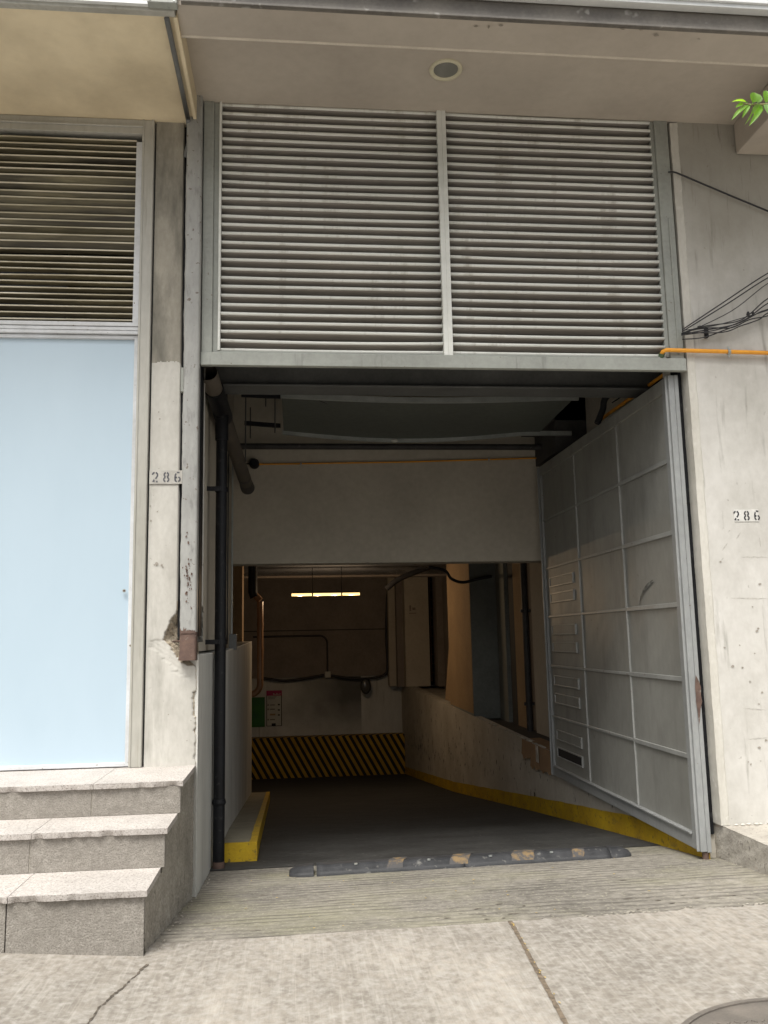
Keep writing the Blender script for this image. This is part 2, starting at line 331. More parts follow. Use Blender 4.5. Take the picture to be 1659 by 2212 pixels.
# sidewalk: slab with a ragged edge along the apron, cut by two joints
def walk_edge(x):
    base = 4.40+.03*(x-.3)*0
    return base+.012*nz(x)+(.018*nz(x*2.3) if x > 1.2 else 0)+(.04 if x > 1.9 else 0)*abs(nz(x*1.7))
mb = MB()
xs = lin(-3.2, 3.4, 330)
mb.grid(xs, lin(0, 1, 40), lambda x, t: (x, -1.0+(walk_edge(x)+1.0)*t, G(x, -1.0+(walk_edge(x)+1.0)*t)+.006))
mb.grid(xs, [0, 1], lambda x, t: (x, walk_edge(x), G(x, walk_edge(x))+.006-.03*t))
mb.box(-60, 60, -3.0, -1.0, .1, .206)
mb.box(-60, -3.2, -1.0, 5.4, .1, .206); mb.box(3.4, 60, -1.0, 5.4, .1, .206)
mb.build('sidewalk', M['walk'], kind='structure', origin=(0, 0, 0))
mb = MB(); mb.box(-60, 60, -3.18, -3.0, -.1, .204); mb.build('kerb', M['concrete'], kind='structure', bevel=.02)
mb = MB(); mb.box(-300, 300, -300, -3.18, -.3, .05); mb.build('road', M['asphalt'], kind='structure')
mb = MB(); mb.grid(lin(-.9, 3.4, 120), lin(4.25, 6.9, 110), lambda x, y: (x, y, G(x, y)+.0015*nz(x*2+y*5)))
mb.build('driveway', M['drive'], kind='structure', origin=(0, 0, 0))
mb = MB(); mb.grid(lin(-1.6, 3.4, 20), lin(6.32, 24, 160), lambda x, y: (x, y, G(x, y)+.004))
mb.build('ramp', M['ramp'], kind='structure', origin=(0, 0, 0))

# dark joint with debris, and the irregular crack by the steps
def strip(pts, w, h=.002, dz=.007, jag=0):
    mb = MB(); vs = []; n = len(pts)
    for i, (x, y) in enumerate(pts):
        a = pts[max(0, i-1)]; b = pts[min(n-1, i+1)]; d = Vector((b[0]-a[0], b[1]-a[1])).normalized(); nn = Vector((-d.y, d.x))
        ww = w*(1+jag*nz(i*.37))/2
        for s in (-1, 1): 
            px, py = x+nn.x*s*ww, y+nn.y*s*ww; vs.append((px, py, G(px, py)+dz+h))
    mb.add(vs, [(2*i, 2*i+1, 2*i+3, 2*i+2) for i in range(n-1)]); return mb
M['joint'] = mat('joint_dirt', (.21,.165,.12), (.10,.08,.06), 40, .95, .3, 90)
M['crack'] = mat('crack_dirt', (.15,.125,.10), (.06,.05,.04), 40, .95, .3, 90)
jt = [(1.035+(.93-1.035)*t, 4.395+(2.9-4.395)*t) for t in lin(0, 1, 40)]
o = strip(jt, .020, jag=.3).build('expansion_joint', M['joint'], kind='structure')
c0 = at(318, 2088, Z=.2); c1 = at(265, 2140, Z=.2); c2 = at(215, 2185, Z=.2); c3 = at(165, 2260, Z=.2)
ck = []
for a, b in ((c0, c1), (c1, c2), (c2, c3)):
    for t in lin(0, 1, 14)[:-1]:
        p = a.lerp(b, t); ck.append((p.x+.006*nz(p.y*6.1), p.y+.004*nz(p.x*9)))
strip(ck, .008, jag=1.4).build('pavement_crack', M['crack'], kind='structure')

ej = [(x, walk_edge(x)+.004) for x in lin(-.62, 2.6, 260)]
strip(ej, .006, h=-.002, jag=1.2).build('edge_crack', M['crack'], kind='structure')

rs = random.Random(31); mb = MB()
for i in range(60):
    x = rs.uniform(.6, 3.0) if i % 4 else rs.uniform(-.5, 2.6); y = (rs.uniform(4.46, 4.75) if i % 4 else rs.uniform(4.5, 6.8)); y = round(y/.07)*.07-.02*x*0; w = rs.uniform(.008, .035); h = rs.uniform(.002, .006); z = G(x, y)+.0035
    mb.add([(x-w, y, z), (x-w*.3, y-h, z), (x+w*.8, y-h*.6, z), (x+w, y+h*.3, z), (x+w*.2, y+h, z)], [(0, 1, 2, 3, 4)])
mb.build('driveway_pits', M['crack'], kind='structure', origin=(0, 0, 0))

# ------------------------------------------------------------------ granite steps
st = thing('entrance_steps', 'three speckled granite steps with chipped nosings beside the garage driveway', 'steps', (-1.5, 4.8, .2))
levels = [(.860, 4.910, -.627), (.688, 4.560, -.656), (.496, 4.185, -.689)]
TH = .028
def tread(z, yf, yb, xr, xl, joints, nm='tread'):
    """stone slabs with a chipped front edge"""
    edges = [xl]+joints+[xr]
    for a, b in zip(edges[:-1], edges[1:]):
        mb = MB(); n = max(8, int((b-a)/.012)); xx = lin(a+.0015, b-.0015, n)
        def chip(x):
            v = nz(x*.9+z*13); v2 = nz(x*2.7+z*5)
            return max(0, v-.25)*.028+max(0, v2-.1)*.006
        top = [(x, yf+.5*chip(x), z) for x in xx]; low = [(x, yf+1.0*chip(x)+.002, z-TH*.55) for x in xx]; bot = [(x, yf+1.6*chip(x)+.004, z-TH) for x in xx]
        tb = [(x, yb, z) for x in xx]; bb = [(x, yb, z-TH) for x in xx]
        vs = tb+top+low+bot+bb; fs = []
        for r in range(4):
            fs += [(r*n+i, r*n+i+1, (r+1)*n+i+1, (r+1)*n+i) for i in range(n-1)]
        fs += [(4*n+i, 4*n+i+1, i+1, i) for i in range(n-1)]
        fs += [(0, n, 2*n, 3*n, 4*n), (n-1, 5*n-1, 4*n-1, 3*n-1, 2*n-1)]
        mb.add(vs, fs); mb.build(nm, M['stone_t'], st)
XL = -6.0
tj = [[-1.62, -3.1], [-1.62+.02, -3.1], [-1.42, -3.0]]
# joints: photo pixels of the tread joints
jx = [at(232, 1672, Z=.86).x, at(103, 1775, Z=.688).x, at(48, 1910, Z=.496).x]
yb = [5.56, 4.935, 4.585]
for (z, yf, xr), j, y2 in zip(levels, jx, yb):
    tread(z, yf, y2, xr+.012, XL, [j-2.2, j-1.1, j])
riser_b = [.688, .496, .12]
for (z, yf, xr), j, zb in zip(levels, jx, riser_b):
    for a, b in ((XL, j-1.1), (j-1.1, j-.012), (j-.009, xr-.003)):
        MB().box(a+.001, b-.001, yf+.024, yf+.055, zb+.0005, z-TH).build('riser', M['stone_r'], st, bevel=.002)
for (z, yf, xr), y2, xx in zip(levels, (5.5, 4.91+.02, 4.56+.02), (-.640, -.668, -.700)):
    pass
mb = MB()
def flank_prof():
    return [(4.232, .05), (4.232, .466), (4.588, .466), (4.588, .658), (4.938, .658), (4.938, .830), (5.60, .830), (5.60, .0)]
# core block, its right flank rough and slightly uneven
prof = flank_prof()
n = len(prof)
def fx(y): return -.700+(y-4.2)*.052
vs = [(XL, y, z) for y, z in prof]+[(fx(y), y, z) for y, z in prof]
mb.add(vs, [tuple(range(n))]+[(i, (i+1) % n, n+(i+1) % n, n+i) for i in range(n)])
mb.build('step_core', M['rough'], st)
def flank_ok(y, z):
    top = .472 if y < 4.588 else (.664 if y < 4.938 else .835)
    return z <= top+1e-4
mb = MB(); ys = lin(4.228, 5.6, 140); zs = lin(0, .83, 84); idx = {}
for j, z in enumerate(zs):
    for i, y in enumerate(ys):
        if flank_ok(y, z):
            lowz = max(0, 1-(z-G(-.65, y))/.30); e = .002*nz(y*3+z*11)+.0025*nz(z*5-y*7)+random.uniform(-.001, .001)+lowz*(.012*max(-.3, nz(y*6+z*3))+random.uniform(-.003, .004))
            idx[i, j] = len(mb.v); mb.v.append(Vector((fx(y)+.004+e, y, z)))
for (i, j), a in idx.items():
    q = [(i+1, j), (i+1, j+1), (i, j+1)]
    if all(k in idx for k in q): mb.f.append((a, idx[q[0]], idx[q[1]], idx[q[2]])); mb.smooth.append(True)
mb.build('rough_flank', M['rough'], st, keep=True)

# ------------------------------------------------------------------ building front
bd = thing('concrete_building', 'grey concrete building front with overhanging beige soffit around the garage opening', 'building', (3.5, 5.5, .37))
CHIP = [(-.734,1.813),(-.762,1.769),(-.796,1.705),(-.814,1.646),(-.823,1.617),(-.809,1.602),(-.779,1.576),(-.749,1.527),(-.719,1.482),(-.689,1.467),(-.66,1.462),(-.60,1.455),(-.60,1.83),(-.73,1.83)]
def inside(x, z, P):
    c = False; j = len(P)-1
    for i in range(len(P)):
        if (P[i][1] > z) != (P[j][1] > z) and x < (P[j][0]-P[i][0])*(z-P[i][1])/(P[j][1]-P[i][1])+P[i][0]: c = not c
        j = i
    return c
def pdist(x, z, P):
    d = 9
    for i in range(len(P)):
        a, b = P[i], P[(i+1) % len(P)]; vx, vz = b[0]-a[0], b[1]-a[1]; t = max(0, min(1, ((x-a[0])*vx+(z-a[1])*vz)/(vx*vx+vz*vz)))
        d = min(d, math.hypot(x-a[0]-t*vx, z-a[1]-t*vz))
    return d
mb = MB(); brk = MB()
xs = lin(-.925, -.609, 48); zs = lin(.86, 5.15, 640)
def pil(x, z):
    y = 5.5+.0008*nz(x*5+z*3)
    if 1.40 < z < 1.85 and x < -.6:
        ins = inside(x+.006*nz(z*9), z+.005*nz(x*11), CHIP)
        if ins:
            d = pdist(x, z, CHIP); y += min(.062, .016+d*1.1)+.014*nz(x*9+z*7)+random.uniform(-.004, .004)
    if z > 1.60 and x > -.742: y += .25
    if z <= 1.46:      # worn corner below the break
        e = (-.618-.016*max(0, nz(z*1.9))-.012*max(0, nz(z*5)))-(.02 if 1.15 < z < 1.3 else 0)
        if x > e: y += min(.05, (x-e)*1.8)+.003*nz(z*21+x*30)
    if 1.30 < z < 1.62 and pdist(x, z, CHIP) < .07+.03*nz(z*4) and not inside(x, z, CHIP): y += .004+.002*nz(x*20+z*31)
    return (x, y, z)
mb.grid(xs, zs, pil)
pl = mb.build('pillar', M['concrete'], bd)
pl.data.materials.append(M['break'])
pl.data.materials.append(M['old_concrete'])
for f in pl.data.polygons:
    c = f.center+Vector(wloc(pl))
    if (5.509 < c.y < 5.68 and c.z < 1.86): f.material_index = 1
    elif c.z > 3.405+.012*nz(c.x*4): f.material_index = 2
MB().box(-.925, -.76, 5.66, 5.75, .86, 5.1).build('pillar_core', M['concrete'], bd)
MB().box(-.7405, -.612, 5.535, 5.70, 1.64, 5.08).build('gap_shade_block', M['black'], bd)  # black block painted in for the shade inside the gap beside the post
MB().tube([(-.80, 5.55, 1.607), (-.70, 5.545, 1.612)], .005, 8).build('reinforcement_bar', M['rust'], bd)
MB().tube([(-.76, 5.56, 1.545), (-.70, 5.55, 1.55)], .004, 8).build('reinforcement_bar', M['rust'], bd)
mb = MB(); rs = random.Random(8)
for u, v, r in ((325, 1093, .006), (326, 1125, .007), (338, 1218, .012), (333, 1220, .005), (349, 1221, .008), (352, 1225, .006), (366, 640, .004), (345, 905, .007), (343, 890, .005), (340, 1105, .004), (430, 1400, .0)):
    if r: c_ = at(u, v, Y=5.497); mb.add([(c_.x+r*cos(2*pi*k/9)*rs.uniform(.6, 1.2), 5.4968, c_.z+r*sin(2*pi*k/9)*rs.uniform(.6, 1.2)) for k in range(9)], [tuple(range(9))])
mb.build('pock_marks', M['smudge_d'], bd, kind='stuff')
mb = MB()
for i in range(46):
    x = rs.uniform(2.80, 3.5); z = rs.choice([rs.gauss(1.5, .25), rs.gauss(.9, .2), rs.gauss(1.9, .2)]); r = rs.uniform(.003, .009)
    if .5 < z < 2.2: mb.add([(x+r*1.4*cos(2*pi*k/8)*rs.uniform(.5, 1.2), 5.4965, z+r*sin(2*pi*k/8)*rs.uniform(.4, 1.2)) for k in range(8)], [tuple(range(8))])
mb.build('pock_marks', M['smudge_d'], bd, kind='stuff')
# right wall, with a paler rendered strip along its corner, and the ledge it stands on
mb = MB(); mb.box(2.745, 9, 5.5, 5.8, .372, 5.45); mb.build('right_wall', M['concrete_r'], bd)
mb = MB(); zs = lin(.375, 5.24, 240)
mb.grid(lin(2.692, 2.757, 9), zs, lambda x, z: (x+.004*nz(z*2)*(1 if x > 2.74 else .6 if x < 2.70 else 0), 5.495+.002*nz(x*30+z*9)+(.009 if x > 2.754 else 0), z))
mb.grid([0, 1], zs, lambda t, z: (2.692+.0024*nz(z*2), 5.492+.4*t, z))
M['edge'] = mat('edge_render', (.62,.60,.55), (.50,.48,.43), 4, .9, .5, 40, stretch=(1,1,.4), speck=(.62,.60,.56), spscale=18, spthr=(.62,.74))
mb.build('corner_strip', M['edge'], bd)
mb = MB(); mb.grid(lin(2.705, 9, 300), lin(3.9, 5.52, 60), lambda x, y: (x, y, .372+.002*nz(x*3+y*5)+.02*max(0, (x-2.71))*0))
mb.grid(lin(3.9, 5.9, 90), lin(0.0, .372, 30), lambda y, z: (2.705+.004*nz(y*4+z*9)+random.uniform(-.0015, .0015), y, z))
mb.box(2.72, 9, 3.9, 5.5, 0, .35)
mb.build('base_ledge', mat('ledge_render', (.47,.44,.39), (.33,.305,.27), 3, .9, .7, 40, speck=(.24,.22,.2), spscale=40, spthr=(.6,.7), c3=(.5,.38,.3), sscale=(3,3,8), sthr=(.6,.7), bdist=.01), bd)
# rubble line where wall meets ledge
mb = MB()
for i in range(60):
    x = random.uniform(2.72, 3.9); r = random.uniform(.004, .013); mb.sphere((x, 5.495-random.uniform(0, .02), .376+r*.3), r, 7, 5, (1.6, 1, .6))
mb.build('mortar_crumbs', M['edge'], bd, kind='stuff')
# soffits
MB().box(-.655, 9, 4.655, 6.2, 5.25, 5.6).build('soffit', M['soffit'], bd)
mb = MB(); mb.prism([(4.405, 5.105), (4.648, 5.098), (4.664, 5.108), (4.672, 5.262), (4.405, 5.262)], -.650, 9, 'x'); mb.build('front_beam', M['soffit'], bd)
MB().tube([(x, 4.651, 5.103+.0006*nz(x*3)) for x in lin(-.65, 9, 80)], .012, 8).build('drip_edge', mat('drip_edge_paint', (.64,.58,.50), (.54,.49,.42), 8, .9, .1), bd)
MB().box(-9, -.655, 4.47, 5.56, 5.09, 5.6).build('left_soffit', M['soffit_l'], bd)
MB().box(-.672, -.651, 4.47, 5.50, 5.072, 5.24).build('soffit_edge_trim', M['soffit_l'], bd)
MB().box(-9, -.66, 4.425, 4.47, 5.075, 5.6).build('left_front_trim', M['alu'], bd, bevel=.004)
MB().box(-9, -.80, 4.40, 4.425, 5.095, 5.115).build('trim_lip', M['white_alu'], bd)
mb = MB(); mb.box(-.62, 9, 4.385, 4.405, 5.103, 5.215); mb.box(-.62, 9, 4.373, 4.385, 5.103, 5.118); mb.build('dark_fascia', M['fascia'], bd, bevel=.003)
mb = MB(); mb.box(-.62, 9, 4.33, 4.385, 5.219, 5.29); mb.box(-.62, 9, 4.315, 4.33, 5.245, 5.29); mb.build('white_band', M['white_alu'], bd, bevel=.003)
MB().box(-9, 9, 4.36, 4.40, 5.30, 12).build('upper_glazing', M['win_glass'], bd)
mb = MB()
for x in (-8, -6.4, -4.8, -3.2, -1.6, .1, 1.0, at(1545, 2, Y=4.34).x, 4.1, 5.8, 7.5): mb.box(x-.022, x+.022, 4.325, 4.359, 5.292, 12)
mb.build('glazing_mullions', M['white_alu'], bd, bevel=.003)
MB().box(3.175, 9, 4.80, 5.49, 5.012, 5.249).build('ceiling_beam', M['soffit'], bd, bevel=.008)
mb = MB()      # soot smudges on the front beam are dents in the paint
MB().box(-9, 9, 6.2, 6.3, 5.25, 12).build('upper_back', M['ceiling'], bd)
MB().box(-9, 9, 4.4, 6.2, 12, 12.1).build('roof', M['concrete'], bd)
# masonry that closes the front on both sides (outside the photograph)
MB().box(-9, -3.6, 5.5, 5.8, .2, 5.09).build('left_wall', M['concrete'], bd)

# soffit downlight
cL = Vector((.982, 5.043, 5.25))
dl = thing('recessed_downlight', 'round recessed downlight with a cream ring in the beige soffit', 'ceiling light', cL)
mb = MB(); prof = [(.108, .0), (.106, -.010), (.098, -.014), (.086, -.012), (.080, -.004), (.078, .0)]
nn = 40; vs = [cL+Vector((r*cos(2*pi*k/nn), r*sin(2*pi*k/nn), z-.0005)) for r, z in prof for k in range(nn)]
mb.add(vs, [(i*nn+k, i*nn+(k+1) % nn, (i+1)*nn+(k+1) % nn, (i+1)*nn+k) for i in range(len(prof)-1) for k in range(nn)], True)
mb.build('ring', M['beige_ring'], dl)
mb = MB(); vs = [cL+Vector((r*cos(2*pi*k/nn), r*sin(2*pi*k/nn), -.003-.004*(1-(r/.08)**2))) for r in (.0801, .055, .03, .001) for k in range(nn)]
mb.add(vs, [(i*nn+k, i*nn+(k+1) % nn, (i+1)*nn+(k+1) % nn, (i+1)*nn+k) for i in range(3) for k in range(nn)], True)
mb.build('lens', M['lamp_glass'], dl)

# soffit conduit with its bracket box
sc_ = thing('soffit_conduit', 'thin grey conduit under the cream soffit dropping from a grey steel box', 'conduit', (-.71, 4.5, 5.06))
MB().tube([(-.708, 4.47, 5.066), (-.706, 5.0, 5.066), (-.706, 5.40, 5.064)]+arc((-.706, 5.40, 4.99), .074, 90, 0, 'yz')+[(-.706, 5.474, 4.93), (-.735, 5.52, 4.85)], .0155, 12).build('pipe', M['conduit'], sc_)
MB().box(-.800, -.640, 4.372, 4.43, 5.088, 5.30).build('junction_box', M['greygreen'], sc_, bevel=.003)
for x, z in ((-.785, 5.10), (-.785, 5.19), (-.655, 5.10), (-.655, 5.19), (-.72, 5.14)): MB().disc((x, 4.372, z), .005, 'y', -.003, 10).build('screw', M['galv'], sc_)

M['smudge'] = mat('soffit_smudge', (.20,.18,.15), (.30,.27,.23), 40, .9, 0)
mb = MB(); rs = random.Random(2)
for u, v, w, h in ((1028, 57, 10, 4), (1056, 58, 6, 8), (1082, 55, 9, 4), (1345, 62, 14, 4), (1385, 64, 10, 3), (1418, 76, 16, 6), (1510, 84, 8, 2), (1330, 60, 6, 2)):
    pts = []
    for k in range(9):
        a = 2*pi*k/9; q = at(u+w*.5*cos(a)*rs.uniform(.6, 1.2), v+h*.5*sin(a)*rs.uniform(.6, 1.2), Z=5.098); pts.append((q.x, q.y, 5.0975))
    mb.add(pts, [tuple(range(9))])
mb.build('soot_smudges', M['smudge'], bd, kind='stuff')

# ------------------------------------------------------------------ louvre screen over the gate
ls = thing('louvre_screen', 'wide grey louvre screen in two bays filling the opening above the garage gate', 'louvre', (1.02, 5.5, 3.38))
fr = MB()
fr.box(-.609, -.540, 5.485, 5.60, 3.470, 5.25)
fr.box(-.540, -.505, 5.500, 5.60, 3.470, 5.25)
fr.build('side_frame', M['greygreen'], ls, bevel=.003)
fr = MB(); fr.box(2.575, 2.672, 5.490, 5.60, 3.470, 5.25); fr.box(2.545, 2.575, 5.505, 5.60, 3.485, 5.25); fr.build('side_frame', M['greygreen'], ls, bevel=.003)
MB().box(2.628, 2.640, 5.482, 5.490, 3.50, 4.5).build('frame_bead', M['greygreen'], ls, bevel=.002)
MB().box(2.672, 2.692, 5.60, 5.72, .3, 5.25).build('dark_joint', M['black'], ls)
fr = MB(); fr.box(-.612, 2.676, 5.470, 5.512, 3.380, 3.468); fr.box(-.505, 2.545, 5.490, 5.60, 3.468, 3.484); fr.build('lintel_beam', M['greygreen'], ls, bevel=.004)
MB().box(-.605, 2.67, 5.512, 5.60, 3.43, 3.468).build('rear_rail', M['dark_steel'], ls)
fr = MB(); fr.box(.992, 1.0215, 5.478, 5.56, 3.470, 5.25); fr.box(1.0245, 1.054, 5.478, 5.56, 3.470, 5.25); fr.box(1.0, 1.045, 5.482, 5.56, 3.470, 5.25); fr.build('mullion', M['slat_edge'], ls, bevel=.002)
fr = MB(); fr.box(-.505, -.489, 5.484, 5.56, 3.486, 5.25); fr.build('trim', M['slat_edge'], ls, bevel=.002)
P = .0622
def sweep(mb, prof, x0, x1, z, sag, dy, k=10):
    n = len(prof); xx = lin(x0, x1, k); vs = []
    for x in xx:
        t = (x-x0)/(x1-x0); q = sag*4*t*(1-t)
        for y, zz in prof: vs.append((x, 5.500+y+dy, z+zz-q))
    mb.add(vs, [(i*n+j, i*n+(j+1) % n, (i+1)*n+(j+1) % n, (i+1)*n+j) for i in range(k-1) for j in range(n)]+[tuple(range(n)), tuple(range((k-1)*n, k*n))[::-1]], True)
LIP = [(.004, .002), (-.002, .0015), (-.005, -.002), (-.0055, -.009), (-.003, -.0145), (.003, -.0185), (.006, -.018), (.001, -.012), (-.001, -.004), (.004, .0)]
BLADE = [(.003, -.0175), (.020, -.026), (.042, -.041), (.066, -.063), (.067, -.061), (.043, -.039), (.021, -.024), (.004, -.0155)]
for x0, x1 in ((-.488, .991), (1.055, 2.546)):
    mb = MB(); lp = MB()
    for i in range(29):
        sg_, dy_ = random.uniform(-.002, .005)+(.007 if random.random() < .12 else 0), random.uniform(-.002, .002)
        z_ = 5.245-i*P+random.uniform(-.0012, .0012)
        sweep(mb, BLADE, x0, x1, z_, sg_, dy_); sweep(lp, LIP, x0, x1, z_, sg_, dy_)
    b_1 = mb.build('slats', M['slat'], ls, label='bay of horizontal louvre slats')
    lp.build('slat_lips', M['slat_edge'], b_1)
MB().box(-.50, 2.56, 5.60, 5.61, 3.47, 5.25).build('dark_backing', M['ceiling'], ls)

# door post
po = thing('gate_post', 'dented grey steel gate post with a rusty foot beside the chipped pillar', 'post', (-.665, 5.47, 1.49))
mb = MB(); nsg = 120
def ring(z):
    dx = .004*nz(z*1.1); r = .016; pts = []
    for cx, cy, a0 in ((-.716+r, 5.425+r, 180), (-.614-r, 5.425+r, 270), (-.614-r, 5.52-r, 0), (-.716+r, 5.52-r, 90)):
        for q in range(5):
            a = radians(a0+90*q/4); pts.append(Vector((cx+r*cos(a)+dx*(1 if cx < -.67 else .2), cy+r*sin(a)+.002*nz(z*2.7), z)))
    return pts
def postmesh(z0, z1, m):
    mb = MB(); zz = lin(z0, z1, m); R_ = [ring(z) for z in zz]; n = 20
    mb.add([p for r in R_ for p in r], [(i*n+k, i*n+(k+1) % n, (i+1)*n+(k+1) % n, (i+1)*n+k) for i in range(m-1) for k in range(n)], True)
    mb.add(R_[0], [tuple(range(n))[::-1]]); mb.add(R_[-1], [tuple(range(n))]); return mb
postmesh(1.665, 5.25, 140).build('tube', M['post'], po)
postmesh(1.492, 1.664, 12).build('rusty_foot', M['rust'], po, label='rusted foot of the post')
mb = MB(); rs = random.Random(12); top_ = [(-.712+.094*k/24, 1.672+max(0, .030*nz(k*.31)+.012*nz(k*1.3))) for k in range(25)]
vs = [(x, 5.4215, 1.655) for x, z in top_]+[(x, 5.4215, z) for x, z in top_]; mb.add(vs, [(k, k+1, 26+k, 25+k) for k in range(24)])
for i in range(40):
    x = rs.gauss(-.668, .014); z = rs.gauss(1.98, .13); r = rs.uniform(.002, .007)
    if -.705 < x < -.625: mb.add([(x+r*cos(2*pi*k/6)*rs.uniform(.5, 1.2), 5.4195, z+r*1.6*sin(2*pi*k/6)*rs.uniform(.5, 1.2)) for k in range(6)], [tuple(range(6))])
mb.build('blistered_paint', M['rust'], po, kind='stuff')
MB().box(-.735, -.718, 5.47, 5.52, 3.20, 3.36).build('hinge_plate', M['greygreen'], po, bevel=.002)

# ------------------------------------------------------------------ open gate leaf
GX = 2.585
gt = thing('garage_gate', 'tall grey sheet metal garage gate swung open against the right ramp wall', 'gate', (GX, 5.6, .2))
ry = lambda y: y*GX/2.6
Y0, Y1 = ry(5.58), ry(8.86); zt, zb = 3.372, .205
mb = MB()
def dent(y, z):
    cy = (y-Y0)/1.09; cz = (z-zb)/.5; return .0035*nz(cy*.31+cz*.17)+.004*sin(cy*pi)**2*sin(cz*pi)**2*nz(int(cy)*3.1+int(cz)*1.7)
mb.grid(lin(Y0+.02, Y1-.02, 110), lin(zb+.02, zt-.02, 110), lambda y, z: (GX+.010+dent(y, z), y, z))
mb.box(GX+.020, GX+.026, Y0+.02, Y1-.02, zb+.02, zt-.02); mb.build('sheet_panel', M['gate'], gt)
fr = MB(); fr.box(GX-.012, GX+.03, Y0, Y0+.115, zb, zt); fr.build('stile', M['gate_f'], gt, bevel=.004)
fr = MB(); fr.box(GX-.030, GX-.012, Y0+.018, Y0+.030, zb, zt); fr.build('edge_bead', M['gate_f'], gt, bevel=.003)
fr = MB(); fr.box(GX-.012, GX+.03, Y1-.05, Y1, zb, zt); fr.box(GX-.028, GX-.012, Y1-.016, Y1, zb, zt); fr.build('stile', M['gate_f'], gt, bevel=.004)
fr = MB(); fr.box(GX-.010, GX+.03, Y0+.115, Y1-.05, zb, zb+.10); fr.box(GX-.024, GX-.010, Y0+.115, Y1-.05, zb+.085, zb+.10); fr.build('bottom_rail', M['gate_f'], gt, bevel=.004)
fr = MB(); fr.box(GX-.010, GX+.03, Y0+.115, Y1-.05, zt-.10, zt); fr.build('top_rail', M['gate'], gt, bevel=.004)
MB().box(GX+.03, GX+.058, Y0-.004, Y0+.04, zb-.004, zt).build('hinge_stile', M['gate_f'], gt, bevel=.003)
cols = [ry(6.64), ry(7.735)]; rows = [.787, 1.29, 1.79, 2.285, 2.79]
for y in cols:
    MB().box(GX-.004, GX+.012, y-.007, y+.007, zb+.10, zt-.10).build('upright_bar', M['gate_b'], gt, bevel=.003)
yy = [Y0+.115]+cols+[Y1-.05]
for z in rows:
    for a, b in zip(yy[:-1], yy[1:]):
        w_ = .016 if a < cols[0]-.2 else .011; MB().box(GX-.003, GX+.012, a+.008, b-.008, z-w_, z+w_).build('cross_bar', M['gate_b'], gt, bevel=.003)
# eight vents in the far column
M['void'] = mat('vent_shadow_paint', (.02,.02,.022), None, 4, .8, 0)
k = 0
vz = [at(1212, v, X=GX).z for v in (1253, 1289, 1360, 1398, 1472, 1511, 1590, 1627)]
for k, z in enumerate(vz):
    a, b = ry(7.92), ry(8.68); h = .050; w = .012
    mb = MB()
    mb.box(GX-.004, GX+.012, a, b, z+h-w, z+h); mb.box(GX-.006, GX+.012, a, b, z-h, z-h+w); mb.box(GX-.006, GX+.012, a, a+w, z-h+w, z+h-w); mb.box(GX-.006, GX+.012, b-w, b, z-h+w, z+h-w)
    v = mb.build('vent_frame', M['gate_b'], gt, bevel=.002)
    mb = MB(); mb.box(GX+.0015, GX+.0075, a+w, b-w, z-h+w, z+h-w)
    mb.build('vent_slot', M['void'] if k == 7 else M['gate'], v)
M['scuff'] = mat('scuff_dirt', (.10,.095,.09), (.22,.22,.20), 30, .8, 0, ramp=(.4,.6))
# rust, scratches, pivot
mb = MB(); q = [(1.10, 0), (1.06, .020), (1.02, .030), (.97, .026), (.93, .032), (.88, .016), (.82, .008), (.78, 0)]
zc = at(1512, 1505, Y=Y0-.004).z-.96
vs = [(GX+.02+x+.012, Y0-.0065, z+zc) for z, x in q]+[(GX+.02-x*.35+.012, Y0-.0065, z+zc) for z, x in q[::-1]]
mb.add(vs, [tuple(range(len(vs)))]); mb.build('rust_patch', M['rust'], gt, label='brown rust patch on the hinge stile')
def scratch(name, pts, w, m, parent, ax='x', **k):
    mb = MB(); n = len(pts); vs = []
    for i, p in enumerate(pts):
        a = pts[max(0, i-1)]; b = pts[min(n-1, i+1)]; t = (b-a).normalized(); nn = Vector((1, 0, 0)).cross(t) if ax == 'x' else Vector((0, 1, 0)).cross(t)
        ww = w*sin(pi*(i+.3)/(n-.4))
        vs += [p+nn*ww/2, p-nn*ww/2]
    mb.add(vs, [(2*i, 2*i+1, 2*i+3, 2*i+2) for i in range(n-1)]); return mb.build(name, m, parent, **k)
sp = [at(u, v, X=GX+.002) for u, v in ((1381, 1309), (1384, 1290), (1391, 1273), (1400, 1261), (1410, 1253))]
scratch('scuff_mark', sp, .022, M['scuff'], gt)
sp = [at(u, v, X=GX+.002) for u, v in ((1388, 1283), (1396, 1270), (1406, 1260), (1412, 1258))]
scratch('scuff_mark', sp, .014, M['scuff'], gt)
MB().disc((GX+.03, Y0+.03, G(2.6, 5.6)), .022, 'z', .05, 16).build('pivot', M['rust'], gt)

# ------------------------------------------------------------------ shop front on the left
sw = thing('frosted_window', 'tall frosted pale blue glass panel in an aluminium frame above the steps', 'window', (-1.9, 5.5, .86))
MB().box(-3.4, -1.035, 5.530, 5.542, .885, 3.565).build('pane', M['frosted'], sw)
fr = MB(); fr.box(-1.040, -1.016, 5.505, 5.555, .866, 3.582); fr.box(-3.42, -1.040, 5.505, 5.555, .866, .890); fr.box(-3.42, -1.040, 5.505, 5.555, 3.560, 3.582); fr.box(-3.44, -3.42, 5.505, 5.555, .866, 3.582)
fr.build('frame', M['alu_w'], sw, bevel=.003)
cl = at(268, 1276, Y=5.505)
MB().disc(cl, .011, 'y', .006, 20, .011).build('lock', M['galv'], sw)
mb = MB(); mb.disc(cl-Vector((0, .001, 0)), .006, 'y', .004, 14); mb.build('keyhole', M['rust'], sw)
af = thing('aluminium_door_frame', 'weathered aluminium frame with tall stile between the shop glass and the pillar', 'frame', (-.97, 5.5, .86))
fr = MB(); fr.box(-1.010, -.935, 5.480, 5.60, .861, 5.088); fr.build('stile', M['alu'], af, bevel=.004)
